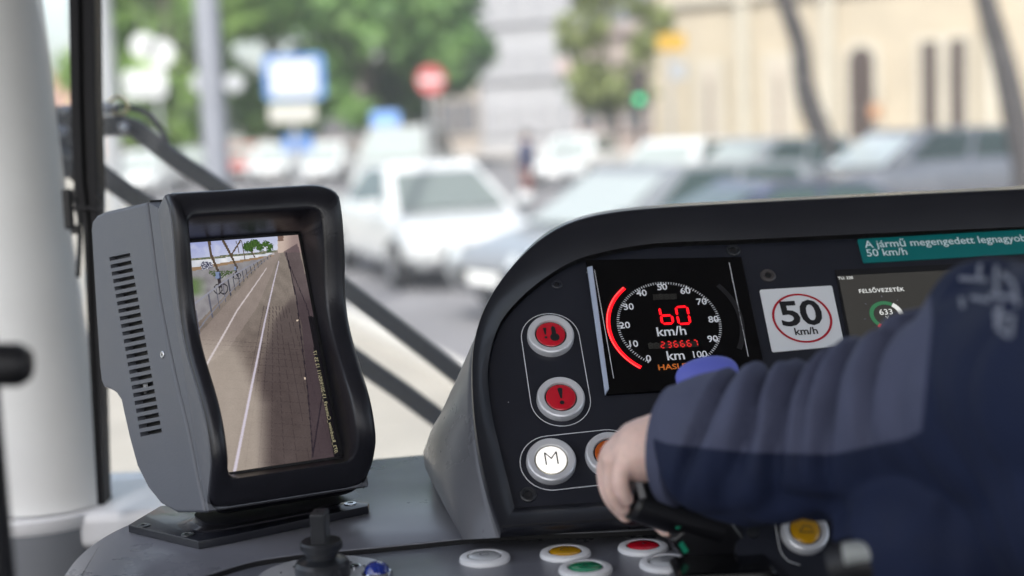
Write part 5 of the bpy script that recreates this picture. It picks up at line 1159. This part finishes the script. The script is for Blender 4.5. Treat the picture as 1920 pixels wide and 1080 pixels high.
smm = jk.modifiers.new('s', 'SMOOTH'); smm.iterations = 4; smm.factor = .5; apply_mods(jk); me = jk.data
NAVY_SHADED = mat("navy_cloth_shaded", (.007, .016, .050), .9, spec=.25, bump=.4, bscale=500, var=.18, vscale=9)  # darker copy of the jacket cloth for its shaded parts
pa_ = np.zeros(len(me.vertices), dtype=np.float32)  # mask for shade painted on the sleeve's underside, upper arm and torso
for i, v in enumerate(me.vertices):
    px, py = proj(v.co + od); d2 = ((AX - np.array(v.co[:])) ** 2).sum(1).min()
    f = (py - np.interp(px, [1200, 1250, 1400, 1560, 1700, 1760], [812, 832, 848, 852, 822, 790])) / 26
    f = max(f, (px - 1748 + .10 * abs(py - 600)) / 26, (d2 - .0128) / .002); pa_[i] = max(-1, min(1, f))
at2 = me.attributes.new("painted_shade", 'FLOAT', 'POINT'); at2.data.foreach_set("value", pa_)
jm = NAVY.copy(); jm.name = "navy_painted_shade"; n = jm.node_tree; b = n.nodes["Principled BSDF"]; src = b.inputs["Base Color"].links[0].from_socket
av = n.nodes.new("ShaderNodeAttribute"); av.attribute_name = "painted_shade"; cr = n.nodes.new("ShaderNodeMapRange"); cr.inputs[1].default_value = -.08; cr.inputs[2].default_value = .08
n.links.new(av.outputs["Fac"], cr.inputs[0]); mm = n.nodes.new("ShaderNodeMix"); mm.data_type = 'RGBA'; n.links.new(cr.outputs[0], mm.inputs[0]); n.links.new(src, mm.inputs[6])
m4 = n.nodes.new("ShaderNodeMix"); m4.data_type = 'RGBA'; m4.blend_type = 'MULTIPLY'; m4.inputs[0].default_value = 1; n.links.new(src, m4.inputs[6]); m4.inputs[7].default_value = (.055, .13, .30, 1)  # shade multiplied into the cloth colour where the mask is set
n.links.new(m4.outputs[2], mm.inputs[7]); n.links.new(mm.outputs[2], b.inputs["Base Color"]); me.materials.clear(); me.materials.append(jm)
# cuff band, collar
mb = DRM(); c0, c1 = P(1280, 835, 1.059), P(1250, 832, 1.065); t = (c1 - c0).normalized()
mb.lathe([(.042, -.004), (.0462, 0), (.0440, .010), (.040, .0125), (.036, .010), (.034, 0)], c0 + t * .001, t, 40, False, False); mb.build("cuff", NAVY, jk, smooth=True)
mb = DRM(); limb(mb, [neck + Vector((-.05, -.02, -.04)), neck + Vector((0, -.06, -.02)), neck + Vector((.05, -.02, -.04))], [.028, .03, .028]); mb.build("collar", NAVY, jk, smooth=True)
# woven badge on the upper sleeve, laid onto the cloth
bv = BVHTree.FromObject(jk, bpy.context.evaluated_depsgraph_get())
BDG = mat("badge_grey", (.24, .26, .33), .8)
vs = []; fs2 = []
strokes = [((1800, 482), (1868, 500)), ((1800, 482), (1800, 560)), ((1800, 524), (1852, 528)), ((1838, 498), (1836, 528)), ((1868, 500), (1872, 560)), ((1858, 556), (1905, 560)), ((1880, 515), (1902, 532)), ((1902, 532), (1912, 575)), ((1804, 560), (1808, 580)), ((1822, 560), (1860, 566)), ((1870, 582), (1874, 620)), ((1878, 570), (1878, 622)), ((1902, 590), (1898, 632)), ((1878, 622), (1898, 632)), ((1884, 596), (1900, 592))]
for a, b in strokes:
    a, b = Vector(a), Vector(b); t = (b - a).normalized(); k = Vector((-t.y, t.x)) * 4.2; n = max(2, int((b - a).length / 6)); base_i = len(vs); ok = True; loc = []
    for i in range(n + 1):
        for s in (-1, 1):
            q = a.lerp(b, i / n) + k * s; d = ray(q.x, q.y).normalized(); h = bv.ray_cast(CAM - od, d)
            if h[0] is None: ok = False; break
            loc.append(h[0] + h[1] * .0012)
        if not ok: break
    if ok: vs += loc; fs2 += [(base_i + 2 * i, base_i + 2 * i + 1, base_i + 2 * i + 3, base_i + 2 * i + 2) for i in range(n)]
if vs: me = bpy.data.meshes.new("badge"); me.from_pydata(vs, [], fs2); link("badge", me, BDG, jk)
mb = DRM()
for s in (-1, 1): limb(mb, [hip + Vector((s * .1, 0, -.02)), hip + Vector((s * .14, .42, .02)), hip + Vector((s * .14, .47, -.28))], [.105, .075, .06])
mb.build("trousers", mat("dark_trousers", (.012, .014, .022), .85), dr, smooth=True)
for s in (-1, 1): mb = DRM(); mb.box(hip + Vector((s * .14, .52, -.31)), (.1, .26, .08)); mb.build("shoe", BLK, dr, bevel=.025)
mb = DRM(); ball(mb, head + Vector((0, -.015, .02)), .092, .9, 1.04, 1.22, 18); mb.build("hair", mat("hair_brown", (.04, .025, .015), .6), dr, smooth=True)
st = empty("driver_seat", loc=(.66, .25, .75), label="dark driver's seat under the person in the navy jacket", cat="seat")
mb = MB(); mb.box((0, .12, .22), (.5, .5, .10)); mb.build("cushion", BLK, st, bevel=.04); mb = MB(); mb.box((0, -.12, .5), (.48, .12, .5)); mb.build("backrest", BLK, st, bevel=.04); mb = MB(); mb.lathe([(.18, 0), (.16, .03), (.05, .05), (.05, .17)], (0, .1, 0)); mb.build("pedestal", BLK, st)
